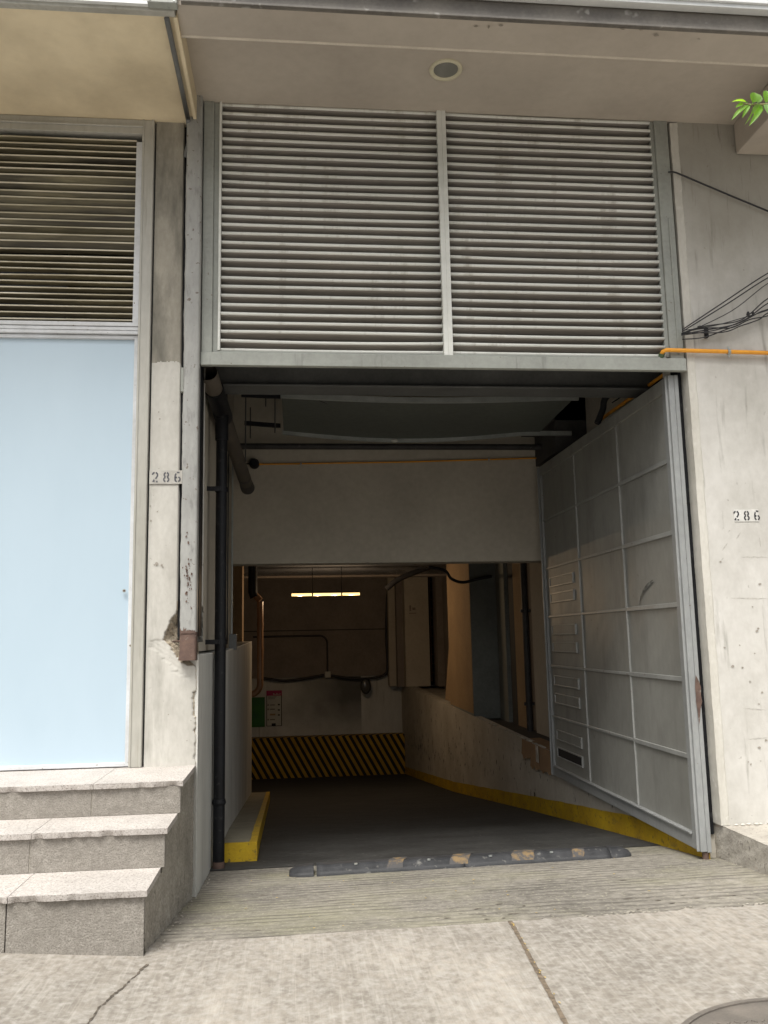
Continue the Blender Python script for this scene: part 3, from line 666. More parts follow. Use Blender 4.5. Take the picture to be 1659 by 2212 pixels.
fr = MB(); fr.box(-1.013, -1.0, 5.474, 5.480, .861, 5.088); fr.box(-.952, -.938, 5.474, 5.480, .861, 5.088); fr.build('stile_bead', M['alu'], af, bevel=.002)
fr = MB(); fr.box(-3.45, -1.010, 5.480, 5.60, 4.985, 5.088); fr.box(-3.45, -1.010, 5.470, 5.480, 5.03, 5.045); fr.build('head_rail', M['alu'], af, bevel=.004)
fr = MB(); fr.box(-3.45, -1.012, 5.478, 5.60, 3.636, 3.662); fr.box(-3.45, -1.012, 5.485, 5.60, 3.610, 3.633); fr.box(-3.45, -1.012, 5.485, 5.60, 3.586, 3.607)
fr.build('transom', M['alu_w'], af, bevel=.003)
fr = MB(); fr.box(-1.052, -1.012, 5.486, 5.60, 3.662, 4.93); fr.build('louvre_stile', M['alu_w'], af, bevel=.003)
MB().box(-3.45, -3.40, 5.48, 5.6, .861, 5.088).build('stile', M['alu'], af, bevel=.003)
MB().box(-.934, -.924, 5.52, 5.6, .86, 5.1).build('dark_gap_strip', M['black'], af)  # black strip filling the gap between frame and pillar
ol = thing('old_louvre_window', 'grimy yellowed louvre window with crooked slats above the frosted glass', 'louvre', (-2, 5.5, 3.70))
mb = MB(); lp = MB(); z = 4.95; rs = random.Random(4)
while z > 3.69:
    low = z < 4.22 or z > 4.72; dz = rs.uniform(.040, .050) if low else rs.choice([.022, .045, .055, .062])
    w = rs.uniform(.035, .05) if low else rs.uniform(.06, .075); a = radians(rs.uniform(20, 35)) if low else radians(rs.uniform(40, 62))
    sl = rs.uniform(-.004, .004); dy_ = rs.uniform(-.004, .004)
    for M_, pr in ((mb, [(.002, -.006), (w*cos(a), -.006-w*sin(a)), (w*cos(a)+.001, -.004-w*sin(a)), (.003, -.004)]), (lp, [(0, .001), (-.002, -.001), (-.002, -.007), (.002, -.0085), (.004, -.006), (.003, .001)])):
        n = len(pr); vs = [(x, 5.505+y+dy_, z+q+zz) for x, zz in ((-3.42, sl), (-1.9, -sl*.6), (-1.4, sl*.3), (-1.053, 0)) for y, q in pr]
        M_.add(vs, [(i*n+j, i*n+(j+1) % n, (i+1)*n+(j+1) % n, (i+1)*n+j) for i in range(3) for j in range(n)]+[tuple(range(n)), tuple(range(3*n, 4*n))[::-1]])
    z -= dz
sl_ = mb.build('slats', M['slat_old'], ol); lp.build('slat_lips', M['old_lip'], sl_)
MB().box(-3.42, -1.03, 5.60, 5.61, 3.662, 5.0).build('dark_backing', M['black'], ol)
MB().box(-3.45, -1.0, 5.62, 5.66, .8, 5.1).build('lining', M['ceiling'], ol)

# ------------------------------------------------------------------ house numbers
def digit(ch):
    A = lambda cx, cz, rx, rz, a0, a1, n=7: [(cx+rx*cos(radians(a0+(a1-a0)*i/n)), cz+rz*sin(radians(a0+(a1-a0)*i/n))) for i in range(n+1)]
    if ch == '2':
        return [A(.30, .70, .25, .25, 175, 100), A(.30, .70, .25, .25, 75, -25)+[(.42, .42), (.34, .34)], [(.24, .25), (.10, .07), (.27, .07)], [(.38, .07), (.58, .07)]]
    if ch == '8':
        return [A(.30, .73, .21, .21, 105, 250), A(.30, .73, .21, .21, 75, -70), A(.30, .27, .25, .22, 108, 252), A(.30, .27, .25, .22, 72, -72)]
    return [A(.34, .60, .30, .36, 60, 112), A(.32, .50, .26, .44, 128, 178)+A(.32, .27, .26, .22, 180, 250), A(.32, .29, .23, .22, 75, -75), A(.32, .29, .23, .22, 108, 150)]
def number(name, label, c, h, pitch, plate, ink, pm):
    t = thing(name, label, 'house number', c, 'stencilled house numbers beside the gate')
    pw, ph = plate
    MB().box(c[0]-pw/2, c[0]+pw/2, c[1]-.004, c[1], c[2]-ph/2, c[2]+ph/2).build('plate', pm, t, bevel=.0015)
    for i, ch in enumerate('286'):
        mb = MB(); x0 = c[0]+(i-1)*pitch-.30*h*.95; z0 = c[2]-h/2
        for st_ in digit(ch):
            pts = [Vector((x0+x*h*.95, c[1]-.0055, z0+z*h)) for x, z in st_]; w = h*.15; vs = []
            for j, p in enumerate(pts):
                a = pts[max(0, j-1)]; b = pts[min(len(pts)-1, j+1)]; d = (b-a).normalized(); nn = Vector((0, 1, 0)).cross(d)
                vs += [p+nn*w/2, p-nn*w/2]
            mb.add(vs, [(2*j, 2*j+1, 2*j+3, 2*j+2) for j in range(len(pts)-1)])
        mb.build('digit', ink, t)
cR = at(1612, 1114, Y=5.50); cLn = at(359.5, 1031, Y=5.497)
M['plate_l'] = mat('worn_number_patch', (.50,.485,.45), (.40,.385,.355), 12, .85, .1)
number('house_number', 'white plate with black stencilled 286 on the bright right-hand concrete wall', (cR.x, 5.500, cR.z), .066, .073, (.175, .082), M['ink'], M['plate'])
number('house_number', 'faded stencilled 286 on the narrow pillar between the shop glass and the gate post', (cLn.x, 5.4955, cLn.z), .066, .070, (.212, .088), M['ink_f'], M['plate_l'])

# scuffs and stains that are marks on the right wall
M['stain'] = mat('grey_scuff', (.36,.345,.32), (.5,.48,.44), 40, .9, 0)
for pts in ([(1600, 1203), (1659, 1204)], [(1578, 1292), (1659, 1293)], [(1560, 1190), (1572, 1172)], [(1640, 1160), (1643, 1182)], [(1605, 1530), (1655, 1534)], [(1615, 1597), (1659, 1594)], [(1590, 1165), (1600, 1150)]):
    a, b = (at(u, v, Y=5.5) for u, v in pts); a.y = b.y = 5.4995
    sp = [a.lerp(b, t)+Vector((0, 0, .004*nz(t*3+a.x))) for t in lin(0, 1, 9)]
    scratch('wall_scuff', sp, .010, M['stain'], bd, ax='y')

# ------------------------------------------------------------------ ramp walls
def wallx(y): return -.55-(y-6.66)*.0218
lw = thing('ramp_low_wall', 'pale grey painted low wall on the left side of the ramp behind the black pipe', 'wall', (-.75, 8.5, 0))
mb = MB(); ys = [5.60, 6.55]
mb.hexa([(-.95, 5.77, -.3), (-.605, 5.50, -.3), (-.605, 6.60, -.3), (-.95, 6.60, -.3)], [(-.95, 5.77, 1.525), (-.605, 5.50, 1.525), (-.605, 6.60, 1.525), (-.95, 6.60, 1.525)])
mb.build('near_block', M['int_grey'], lw, bevel=.006)
mb = MB(); a, b = 6.62, 14.0
mb.hexa([(-1.0, a, -1.5), (wallx(a), a, -1.5), (wallx(b), b, -1.5), (-1.15, b, -1.5)], [(-1.0, a, 1.525), (wallx(a), a, 1.525), (wallx(b), b, 1.60), (-1.15, b, 1.60)])
mb.build('far_block', M['int_grey'], lw, bevel=.006)
kb = thing('yellow_kerb', 'concrete kerb with yellow painted nose at the foot of the black pipe', 'kerb', (-.42, 7, 0))
def kx(y): return -.30-(y-6.7)*.0178
mb = MB(); ys = lin(6.68, 14, 40); rows_ = []
for y in ys: 
    g_ = G(-.4, y); rows_.append([(wallx(y)-.02, y, g_-.05), (kx(y), y, g_-.05), (kx(y), y, g_+.135), (wallx(y)-.02, y, g_+.135)])
vs = [p for r in rows_ for p in r]
mb.add(vs, [(i*4+k, i*4+(k+1) % 4, i*4+4+(k+1) % 4, i*4+4+k) for i in range(39) for k in range(4)]+[(0, 1, 2, 3), (156, 159, 158, 157)])
M['kerb_top'] = mat('kerb_grey_top', (.27,.25,.19), (.2,.185,.14), 5, .9, .3, 50)
mb.build('body', M['kerb_top'], kb, bevel=.012)
mb = MB()      # painted nose and edge, a skin just proud of the concrete
g0 = G(-.4, 6.68)
mb.box(wallx(6.68)-.0, kx(6.68)+.004, 6.655, 6.678, g0-.04, g0+.139)
vs = []
for y in ys:
    g_ = G(-.4, y); w = .05
    vs += [(kx(y)-w-.004*nz(y*3), y, g_+.1385), (kx(y)+.004, y, g_+.1385), (kx(y)+.004, y, g_-.04)]
mb.add(vs, [(i*3+k, i*3+k+1, i*3+4+k, i*3+3+k) for i in range(39) for k in range(2)])
mb.build('yellow_paint', M['yellow'], kb)

rw = thing('ramp_retaining_wall', 'scraped concrete retaining wall with a yellow base stripe along the right of the ramp', 'wall', (2.8, 12, 0))
def rx(y): return 2.635-max(0, y-10)*.0155
def rtop(y): return .36+(y-5.6)*.011
mb = MB(); ys = lin(5.62, 20.7, 60); vs = []
for y in ys: vs += [(rx(y), y, G(2.6, y)-.1), (rx(y), y, rtop(y)), (2.70, y, rtop(y)+.004), (2.70, y, rtop(y)-.06), (3.35, y, rtop(y)-.06), (3.35, y, G(2.6, y)-.1)]
mb.add(vs, [(i*6+k, i*6+(k+1) % 6, i*6+6+(k+1) % 6, i*6+6+k) for i in range(59) for k in range(6)]+[tuple(range(6)), tuple(range(354, 360))[::-1]])
mb.build('body', M['stain_wall'], rw)
mb = MB(); vs = []
ys = lin(5.55, 20.6, 90)
for y in ys: vs += [(rx(y)-.004, y, G(2.6, y)-.02), (rx(y)-.004, y, G(2.6, y)+.165+.006*nz(y))]
mb.add(vs, [(2*i, 2*i+1, 2*i+3, 2*i+2) for i in range(89)]); mb.build('yellow_stripe', M['yellow'], rw)
# tyre and bumper scuffs on the ramp wall
mb = MB(); rs = random.Random(9); qs = [(1060, 1630, 22), (1103, 1645, 26), (1068, 1668, 12), (1080, 1660, 14), (1122, 1660, 10), (1040, 1650, 8), (1010, 1618, 14), (1147, 1645, 10), (1180, 1652, 14), (1165, 1678, 10)]
for i in range(70): qs.append((rs.gauss(915, 22), rs.gauss(1615, 20), rs.uniform(4, 18)))
for i in range(34): qs.append((rs.gauss(975, 28), rs.gauss(1630, 22), rs.uniform(4, 13)))
for i in range(16): qs.append((rs.uniform(1000, 1180), rs.uniform(1625, 1690), rs.uniform(3, 9)))
for u, v, h in qs:
    a = at(u, v-h/2, X=2.62); b = at(u+rs.uniform(-1, 2), v+h/2, X=2.62); y = a.y; x = rx(y)-.0025; w = rs.uniform(.008, .022)*(y/10)
    if b.z < G(2.6, y)+.2: continue
    mb.add([(x, y, a.z), (x, y-w, a.z*.6+b.z*.4), (x, y-w*.7, b.z*.8+a.z*.2), (x, y, b.z), (x, y+w*.6, b.z*.6+a.z*.4)], [(0, 1, 2, 3, 4)])
mb.build('tyre_scuffs', M['cable'], rw, kind='stuff')
# crumbled top arris
mb = MB(); rs = random.Random(5)
for i in range(60):
    y = rs.uniform(9.3, 12.5); r = rs.uniform(.012, .03); mb.sphere((rx(y)+.008, y, rtop(y)+.003), r, 7, 5, (.8, 1.6, .5))
mb.build('crumbled_edge', M['stain_wall'], rw)

# cardboard hanging over the wall top by the gate
mb = MB()
A = [at(1150, 1606, X=2.60), at(1190, 1608, X=2.60), at(1189, 1662, X=2.60), at(1160, 1650, X=2.60), at(1135, 1640, X=2.60), at(1130, 1625, X=2.60)]
cb = thing('cardboard_sheet', 'torn brown cardboard taped over the retaining wall top beside the open gate', 'cardboard', A[0])
top = rtop(9)
for (u0, u1, sh) in ((1128, 1149, 36), (1146, 1165, 50), (1163, 1192, 46)):
    p0, p1 = at(u0, 1606, X=2.622), at(u1, 1606, X=2.622)
    y0, y1 = p0.y, p1.y; n = 8; xs_ = lin(0, 1, n)
    drop = sh*.0052
    mb.grid(xs_, [0, .25, .6, 1], lambda s, t: (2.622-.012*sin(s*pi)-.014*t, y0+(y1-y0)*s, top+.012-drop*t*(1+.18*nz(s*2+u0))))
    mb.grid(xs_, [0, 1], lambda s, t: (2.622+.22*t, y0+(y1-y0)*s, top+.012+.004*t))
mb.build('sheet', M['card'], cb)
p = at(1160, 1615, X=2.60); MB().box(2.594, 2.598, p.y-.05, p.y+.04, top-.16, top+.015).build('tape', M['tape'], cb)

# ------------------------------------------------------------------ vestibule shell
ul = MB(); ul.box(-1.4, -.655, 5.80, 9.0, 1.54, 4.6); ul.box(-1.5, -.98, 5.6, 9, -1, 4.6)
one(ul, 'vestibule_side_wall', M['interior'], 'smooth beige wall left of the drain pipe inside the gate', 'wall')
hw = MB(); hw.box(-1.6, 3.6, 9.0, 9.25, 2.392, 4.7)
one(hw, 'header_wall', M['interior'], 'broad beige header wall across the opening above the ramp mouth', 'wall', bevel=.008)
vw = MB(); vw.box(2.93, 3.5, 5.82, 9.0, .45, 4.7)
one(vw, 'vestibule_right_wall', M['interior'], 'beige wall rising above and behind the open gate', 'wall')
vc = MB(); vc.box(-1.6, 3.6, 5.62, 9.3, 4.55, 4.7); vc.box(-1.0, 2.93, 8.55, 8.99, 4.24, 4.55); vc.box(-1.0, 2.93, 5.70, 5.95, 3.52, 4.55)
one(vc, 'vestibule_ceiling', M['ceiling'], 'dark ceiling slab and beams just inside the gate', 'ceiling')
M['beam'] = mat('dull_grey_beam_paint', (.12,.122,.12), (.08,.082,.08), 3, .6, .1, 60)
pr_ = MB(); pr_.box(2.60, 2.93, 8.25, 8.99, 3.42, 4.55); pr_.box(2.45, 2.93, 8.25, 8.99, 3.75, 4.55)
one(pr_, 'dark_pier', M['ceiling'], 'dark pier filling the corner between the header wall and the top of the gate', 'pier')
db = MB(); db.box(-.60, 2.9, 6.20, 6.32, 3.46, 3.70); db.box(-.60, 2.9, 6.14, 6.38, 3.445, 3.46)
one(db, 'steel_beam', M['beam'], 'black steel beam across the gateway just behind the louvre screen', 'beam', bevel=.004)

# sagging sheet-metal tray under the ceiling
tr = thing('hanging_metal_tray', 'sagging grey sheet metal tray with two galvanised rails hung inside the gateway', 'metal tray', (1.05, 7.6, 3.6))
def sagz(x, y, a): t = (x+.13)/2.4; return -a*sin(pi*min(1, max(0, t)))
def rail(y, z, x0, x1, a, nm):
    mb = MB(); xx = lin(x0, x1, 24); pr = [(0, 0), (0, -.045), (.03, -.045), (.03, 0)]
    vs = [(x, y+p, z+q+sagz(x, y, a)) for x in xx for p, q in pr]
    mb.add(vs, [(i*4+k, i*4+(k+1) % 4, i*4+4+(k+1) % 4, i*4+4+k) for i in range(23) for k in range(4)]+[(0, 1, 2, 3), (92, 95, 94, 93)]); return mb.build(nm, M['galv'], tr)
z1 = at(608, 847, Y=7.05).z; z2 = at(612, 928, Y=8.2).z
rail(7.05, z1, at(606, 850, Y=7.05).x, at(1250, 850, Y=7.05).x, .035, 'rail')
rail(8.2, z2, at(610, 930, Y=8.2).x, at(1235, 930, Y=8.2).x, .075, 'rail')
mb = MB(); x0, x1 = at(608, 850, Y=7.05).x, at(1245, 850, Y=7.05).x
mb.grid(lin(x0, x1, 24), lin(7.07, 8.2, 8), lambda x, y: (x, y, z1-.01+(z2-z1)*(y-7.05)/1.15+sagz(x, y, .035+.04*(y-7.05)/1.15)))
mb.build('sheet', M['sheet'], tr)
mb = MB()
for (a, b) in (((690, 862), (880, 932)), ((800, 912), (910, 875))):
    pa, pb = at(*a, Z=z1-.02), at(*b, Z=z1-.03); pa.z = z1-.035; pb.z = z1-.05
    mb.tube([pa, pb], .004, 6)
mb.build('crossed_wires', M['black'], tr)
c = at(852, 952, Y=8.2); MB().sphere(c, .028, 12, 8, (1.3, .8, .7)).build('white_knob', M['sign_white'], tr)
# supports left of the tray
hb = thing('hanging_bracket_rods', 'black angle irons and thin threaded rods hanging left of the metal tray', 'bracket', (-.3, 7.6, 3.6))
for (u0, u1, v0, v1, Y) in ((521, 606, 851, 855, 7.05), (528, 606, 913, 919, 8.2)):
    a, b = at(u0, v0, Y=Y), at(u1, v1, Y=Y); MB().hexa([(a.x, Y, a.z-.02), (b.x, Y, b.z-.02), (b.x, Y+.03, b.z-.02), (a.x, Y+.03, a.z-.02)], [(a.x, Y, a.z+.02), (b.x, Y, b.z+.02), (b.x, Y+.03, b.z+.02), (a.x, Y+.03, a.z+.02)]).build('angle_iron', M['black'], hb)
for (u, v0, v1, Y) in ((531, 800, 998, 7.1), (574, 800, 878, 7.1), (594, 800, 935, 7.1), (541, 880, 947, 8.25)):
    a, b = at(u, v0, Y=Y), at(u-1, v1, Y=Y); MB().tube([(a.x, Y, a.z), (a.x, Y, b.z)], .006, 8).build('threaded_rod', M['dark_steel'], hb)
hp = MB(); a, b = at(525, 961, Y=8.75), at(1235, 966, Y=8.75); zz = at(850, 965, Y=8.75).z
hp.tube([(-.64, 8.75, zz), (2.92, 8.75, zz)], .032, 16)
one(hp, 'horizontal_pipe', M['dark_steel'], 'dark horizontal iron pipe in front of the beige header wall', 'pipe')

# vertical black drain pipe
dp = thing('black_drain_pipe', 'tall black vertical drain pipe standing inside the left edge of the gateway', 'pipe', (-.545, 6.45, .03))
X_, Y_ = -.553, 6.42
MB().tube([(X_, Y_, G(X_, Y_)-.01), (X_, Y_, 3.62)], .041, 24).build('pipe', M['black'], dp)
mb = MB(); mb.tube([(X_, Y_, .46), (X_, Y_, .475), (X_, Y_, .476), (X_, Y_, .50)], [.044, .050, .050, .044], 24); mb.build('coupling', M['black'], dp)
MB().tube([(X_, Y_, 3.10), (X_, Y_, 3.30)], .049, 24).build('coupling', M['black'], dp)
for v in (1052, 1387):
    z = at(450, v, Y=6.3).z; mb = MB(); mb.box(-.655, X_, Y_-.055, Y_-.045, z-.017, z+.017); mb.tube([(X_, Y_, z-.017), (X_, Y_, z+.017)], .047, 24); mb.build('wall_bracket', M['black'], dp)
MB().tube([(X_, Y_, G(X_, Y_)-.005), (X_, Y_, G(X_, Y_)+.05)], .0425, 24).build('rusty_foot', M['rust'], dp)

# large overhead drain pipe running in along the left wall
op = thing('overhead_drain_pipe', 'thick brown grey drain pipe running inward under the ceiling with an open end', 'pipe', (-.55, 7.5, 3.2))
e0 = Vector((-.585, 5.68, 3.40)); e1 = at(535, 1054, Y=8.7); e1 = Vector((e1.x, 8.7, e1.z))
def along(t): return e0.lerp(e1, t)
MB().tube([along(t) for t in lin(0, 1, 20)], .062, 24, cap=False).build('pipe', M['pipe_g'], op)
MB().tube([along(.93), along(.985), along(1.0)], [.0625, .07, .07], 24).build('end_collar', M['dark_steel'], op)
MB().tube([along(.10), along(.30)], .070, 24).build('coupling', M['black'], op)
MB().tube([along(.86), along(.875)], .0635, 24).build('strap', M['dark_steel'], op)

# orange conduits
def conduit(name, label, pts, r, clips, caps=None, ax=None):
    t = thing(name, label, 'conduit', pts[0], 'orange plastic conduits')
    MB().tube(pts, r, 12).build('tube', M['orange'], t)
    for c in clips:
        mb = MB(); d = (Vector(pts[-1])-Vector(pts[0])).normalized()*.009; c = Vector(c)
        mb.tube([c-d, c+d], r*1.35, 14); mb.tube([c+Vector((0, 0, r)), c+Vector((0, 0, r*2.6))], .006, 8); mb.tube([c-Vector((0, 0, r)), c-Vector((0, 0, r*2.6))], .006, 8)
        mb.build('clip', M['galv'], t)
    return t
y_ = 5.462; zc1 = at(1430, 756, Y=y_).z; xc = at(1430, 756, Y=y_).x
oc = conduit('orange_conduit', 'bright orange conduit running right across the concrete wall under the black cables', [(xc+.01, y_+.05, zc1-.025), (xc+.012, y_+.012, zc1-.006), (xc+.03, y_, zc1), (2.9, y_, zc1-.004), (4.5, y_+.0, zc1-.03)], .0145, [(at(1574, 760, Y=y_).x, y_, zc1-.008)])
MB().tube([(xc+.006, y_+.06, zc1-.06), (xc+.01, y_+.03, zc1-.015)], .022, 12).build('green_plug', M['end_green'], oc)
q0, q1 = at(1436, 808, X=2.72), at(1300, 904, X=2.72)
conduit('orange_conduit', 'short orange conduit sloping in above the open gate leaf', [q0+Vector((0, -.3, .06)), q0, q0.lerp(q1, .5), q1], .0145, [q0.lerp(q1, .42)])
q0, q1 = at(560, 1003, Y=8.97), at(1162, 989, Y=8.97)
conduit('orange_conduit', 'long thin orange conduit across the header wall right of the round bell', [q0, q0.lerp(q1, .5)+Vector((0, 0, -.012)), q1+Vector((.4, 0, .01))], .009, [at(650, 1003, Y=8.965), at(1056, 992, Y=8.965)])
bl = MB(); c = at(549, 1001, Y=8.95); bl.tube([c+Vector((0, .05, 0)), c+Vector((0, -.01, 0)), c+Vector((0, -.035, 0))], [.052, .052, .035], 24)
bl.tube([c+Vector((-.09, .02, .0)), c+Vector((0, .02, 0))], .008, 8)
one(bl, 'alarm_bell', M['black'], 'round black bell fixed to the header wall at the conduit end', 'bell')

# silver conduit with box behind the black pipe
t = thing('grey_conduit_drop', 'thin shiny vertical conduit ending in a small grey box behind the drain pipe', 'conduit', (-.66, 8.3, 1.6))
a = at(503, 1000, Y=8.2); b = at(503, 1372, Y=8.2); MB().tube([(a.x-.002, 8.2, a.z), (a.x-.002, 8.2, b.z)], .009, 10).build('tube', M['galv'], t)
a = at(499, 1000, Y=8.3); MB().tube([(a.x-.03, 8.3, a.z+.3), (a.x-.03, 8.3, 1.58)], .012, 10).build('tube', M['dark_steel'], t)
c = at(503, 1386, Y=8.2); MB().box(c.x-.035, c.x+.035, 8.17, 8.25, c.z-.075, c.z+.07).build('box', M['conduit'], t, bevel=.005)

# ------------------------------------------------------------------ garage beyond the header
gw = MB(); YB = 20.7
gw.box(-4.6, 3.6, YB, YB+.3, -2.2, at(700, 1462, Y=YB).z)
bw = thing('garage_back_wall', 'far garage wall with brown upper part, pale lower part and hazard striped base', 'wall', (.8, YB, -1.7))
gw.build('lower_wall', M['int_grey'], bw)
zsplit = at(700, 1462, Y=YB).z
MB().box(-4.6, 3.6, YB-.05, YB+.3, zsplit+.001, 3.6).build('upper_wall', M['int_dark'], bw)
z0 = at(700, 1361, Y=YB-.05).z; MB().box(-4.6, 2.3, YB-.056, YB-.05, z0-.012, z0+.012).build('ledge_line', M['ceiling'], bw)
x0, x1 = at(668, 1500, Y=YB).x, at(780, 1500, Y=YB).x
m = mat('dark_fade', (.62,.62,.59), (.47,.47,.445), 2.2, .7, .05); N, L, p, col, noise, rmp, mix, g = m_nodes['dark_fade']  # wall tone that darkens towards the right and the top
sx = N.new('ShaderNodeSeparateXYZ'); L.new(g.outputs['Position'], sx.inputs[0]); nn_ = noise(1.2, (1, 1, 1), 4)
fx_ = rmp(mth(N, L, 'ADD', sx.outputs['X'], mth(N, L, 'MULTIPLY', nn_.outputs[0], .8)), x0-.2, x1-.1)
fz_ = rmp(mth(N, L, 'ADD', sx.outputs['Z'], mth(N, L, 'MULTIPLY', nn_.outputs[0], .5)), at(700, 1585, Y=YB).z+.2, zsplit-.35)
L.new(mix(mth(N, L, 'MULTIPLY', mth(N, L, 'MULTIPLY', fx_, fz_), .8), col, (.05, .05, .046)), p.inputs['Base Color'])
MB().box(x0-1.0, x1, YB-.006, YB-.0005, at(700, 1586, Y=YB).z, zsplit-.004).build('darker_patch', m, bw)
zh = at(700, 1591, Y=YB-.35).z
mb = MB(); mb.box(-4.6, 2.55, YB-.35, YB-.01, -2.0, zh); mb.build('hazard_plinth', M['hazard'], bw, bevel=.01)

rb = MB(); zl = at(870, 1345, Y=YB).z
# right-hand side: wall behind ledge, columns
rs_ = thing('garage_side_wall', 'brown garage wall with piers standing on the right-hand ledge', 'wall', (3.1, 13, .5))
MB().box(3.30, 3.6, 9.25, YB, .3, 3.4).build('wall', M['int_dark'], rs_)
mb = MB(); pa, pb = at(1119, 1400, Y=9.9), at(1140, 1400, Y=9.9)
def px2x(u, Y): return at(u, 1400, Y=Y).x
M['pier'] = mat('grey_pier_paint', (.25,.265,.245), (.20,.21,.195), 2, .8, .1)
M['pier_o'] = mat('ochre_lamplit_paint', (.40,.28,.16), (.33,.225,.13), 2, .85, .1)  # warm lamplight painted into the colour; also used on a brown strip
for (u0, u1, Y, yy_, m_) in ((1019, 1063, 12.8, 1.95, 'pier_o'),):
    xa, xb = px2x(u0, Y), px2x(u1, Y)
    MB().box(xa, 3.32, Y, Y+yy_, .40, 3.4).build('pier', M['pier'], rs_, bevel=.01, label='broad grey pier facing the street, its ramp side tinted for lamplight')
    MB().box(xa-.004, xa, Y+.01, Y+yy_, .48, 3.4).build('lamplit_face', M['pier_o'], rs_)
    # flared foot
    mb = MB(); yb_ = Y+yy_; mb.prism([(yb_, .52), (yb_+.55, .52), (yb_, 1.45)], xa+.0, xa+.25, 'x'); mb.build('flared_foot', M['pier_o'], rs_)
XW = 3.02
def y_on(u):
    lo, hi = 8.0, 16.0
    for _ in range(40):
        m_ = (lo+hi)/2
        if at(u, 1400, Y=m_).x < XW: lo = m_
        else: hi = m_
    return lo
MB().box(XW+.02, 3.35, 9.25, 12.79, .38, 3.4).build('near_wall', M['int_dark'], rs_)
for (u0, u1, rel, m_) in ((1082, 1064, .0, 'ceiling'), (1101, 1083, -.05, 'pier'), (1117, 1102, .0, 'ceiling'), (1140, 1118, -.03, 'pier_o'), (1200, 1158, -.04, 'interior')):
    MB().box(XW+rel, XW+.03, y_on(u0), y_on(u1), .40, 3.4).build('pilaster', M[m_], rs_, bevel=.004)
MB().box(2.66, 3.34, 9.3, 20.6, .3, .40).build('ledge', M['ceiling'], rs_)  # dark colour stands in for the ledge top lying unlit
rp = MB(); yp = y_on(1149); rp.tube([(XW-.07, yp, .40), (XW-.07, yp, 3.4)], .040, 16); rp.box(XW-.13, XW, yp-.02, yp+.02, .72, .76); rp.box(XW-.13, XW, yp-.02, yp+.02, 1.9, 1.94)
one(rp, 'ledge_pipe', M['dark_steel'], 'dark vertical pipe rising from the retaining wall ledge behind the gate', 'pipe')
# alcove beyond the pier
al = thing('garage_alcove_wall', 'brown walled alcove with a small faded notice left of the grey pier', 'wall', (2.8, 19, .5))
xa, xb = px2x(876, 19.6), px2x(928, 19.6)
MB().box(xa, xb, 19.6, 20.0, .52, 3.4).build('wall', M['interior'], al)
MB().box(px2x(945, 19.4), 3.35, 19.4, 20.0, .52, 3.4).build('wall', M['int_dark'], al)
MB().box(px2x(929, 20.1), px2x(946, 20.1), 20.1, 20.2, .52, 3.4).build('recess', M['ceiling'], al)
mb = MB(); xl_ = px2x(937, 20.0)
mb.tube([(xl_-.06, 20, .6), (xl_-.06, 20, 3.3)], .015, 8); mb.tube([(xl_+.06, 20, .6), (xl_+.06, 20, 3.3)], .015, 8)
for i in range(12): mb.tube([(xl_-.06, 20, .8+i*.21), (xl_+.06, 20, .8+i*.21)], .012, 8)
one(mb, 'wall_ladder', mat('brown_ladder_paint', (.3,.16,.09), None, 5, .4, 0), 'narrow brown ladder fixed in the dark recess of the alcove', 'ladder')
sg = at(891, 1318, Y=19.58)
ns = thing('small_notice', 'small faded square notice on the alcove wall', 'sign', sg)
MB().box(sg.x-.10, sg.x+.10, 19.585, 19.598, sg.z-.10, sg.z+.14).build('panel', M['interior'], ns)
mb = MB(); mb.box(sg.x-.07, sg.x-.03, 19.581, 19.585, sg.z-.02, sg.z+.11); mb.box(sg.x+.0, sg.x+.07, 19.581, 19.585, sg.z+.0, sg.z+.06); mb.box(sg.x-.08, sg.x+.08, 19.581, 19.585, sg.z-.08, sg.z-.06); mb.build('print', M['int_dark'], ns)
MB_c = MB(); MB_c.box(px2x(840, 20.3), px2x(858, 20.3), 20.3, 20.69, .5, 3.4)
one(MB_c, 'corner_column', M['interior'], 'pale narrow column at the far right corner of the garage', 'column', bevel=.01)
MB_c = MB(); MB_c.box(px2x(858, 20.0), px2x(876, 20.0)+.02, 20.0, 20.3, .5, 3.4)
one(MB_c, 'recessed_column', M['int_dark'], 'dark column between the pale corner column and the alcove', 'column')

# left side beyond header
lsd = thing('garage_left_wall', 'lamplight-tinted wall and dark posts above the left low wall', 'wall', (-1.2, 12, 1.5))
MB().box(-1.5, -1.2, 9.25, 14, 1.5, 3.4).build('wall', M['pier_o'], lsd)  # wall colour carries the lamp's warm glow
MB().box(-4.7, -4.6, 13.9, 21, -2.2, 3.6).build('far_wall', M['int_dark'], lsd)
MB().box(-4.7, -1.16, 13.9, 14.0, -2.2, 3.6).build('return_wall', M['int_dark'], lsd)
MB().box(-1.02, -.93, 10.4, 10.6, 1.54, 3.4).build('post', M['black'], lsd)
MB().box(-1.0, -.84, 13.6, 13.99, 1.60, 3.4).build('post', M['pier_o'], lsd)
one(MB().hexa([(-1.1, 9.3, 2.35), (-1.0, 9.3, 2.35), (-1.0, 13.6, 1.95), (-1.1, 13.6, 1.95)], [(-1.1, 9.3, 2.48), (-1.0, 9.3, 2.48), (-1.0, 13.6, 2.08), (-1.1, 13.6, 2.08)]), 'sloping_rail', M['black'], 'black sloping rail on the lamplight-tinted wall behind the pipes', 'rail')

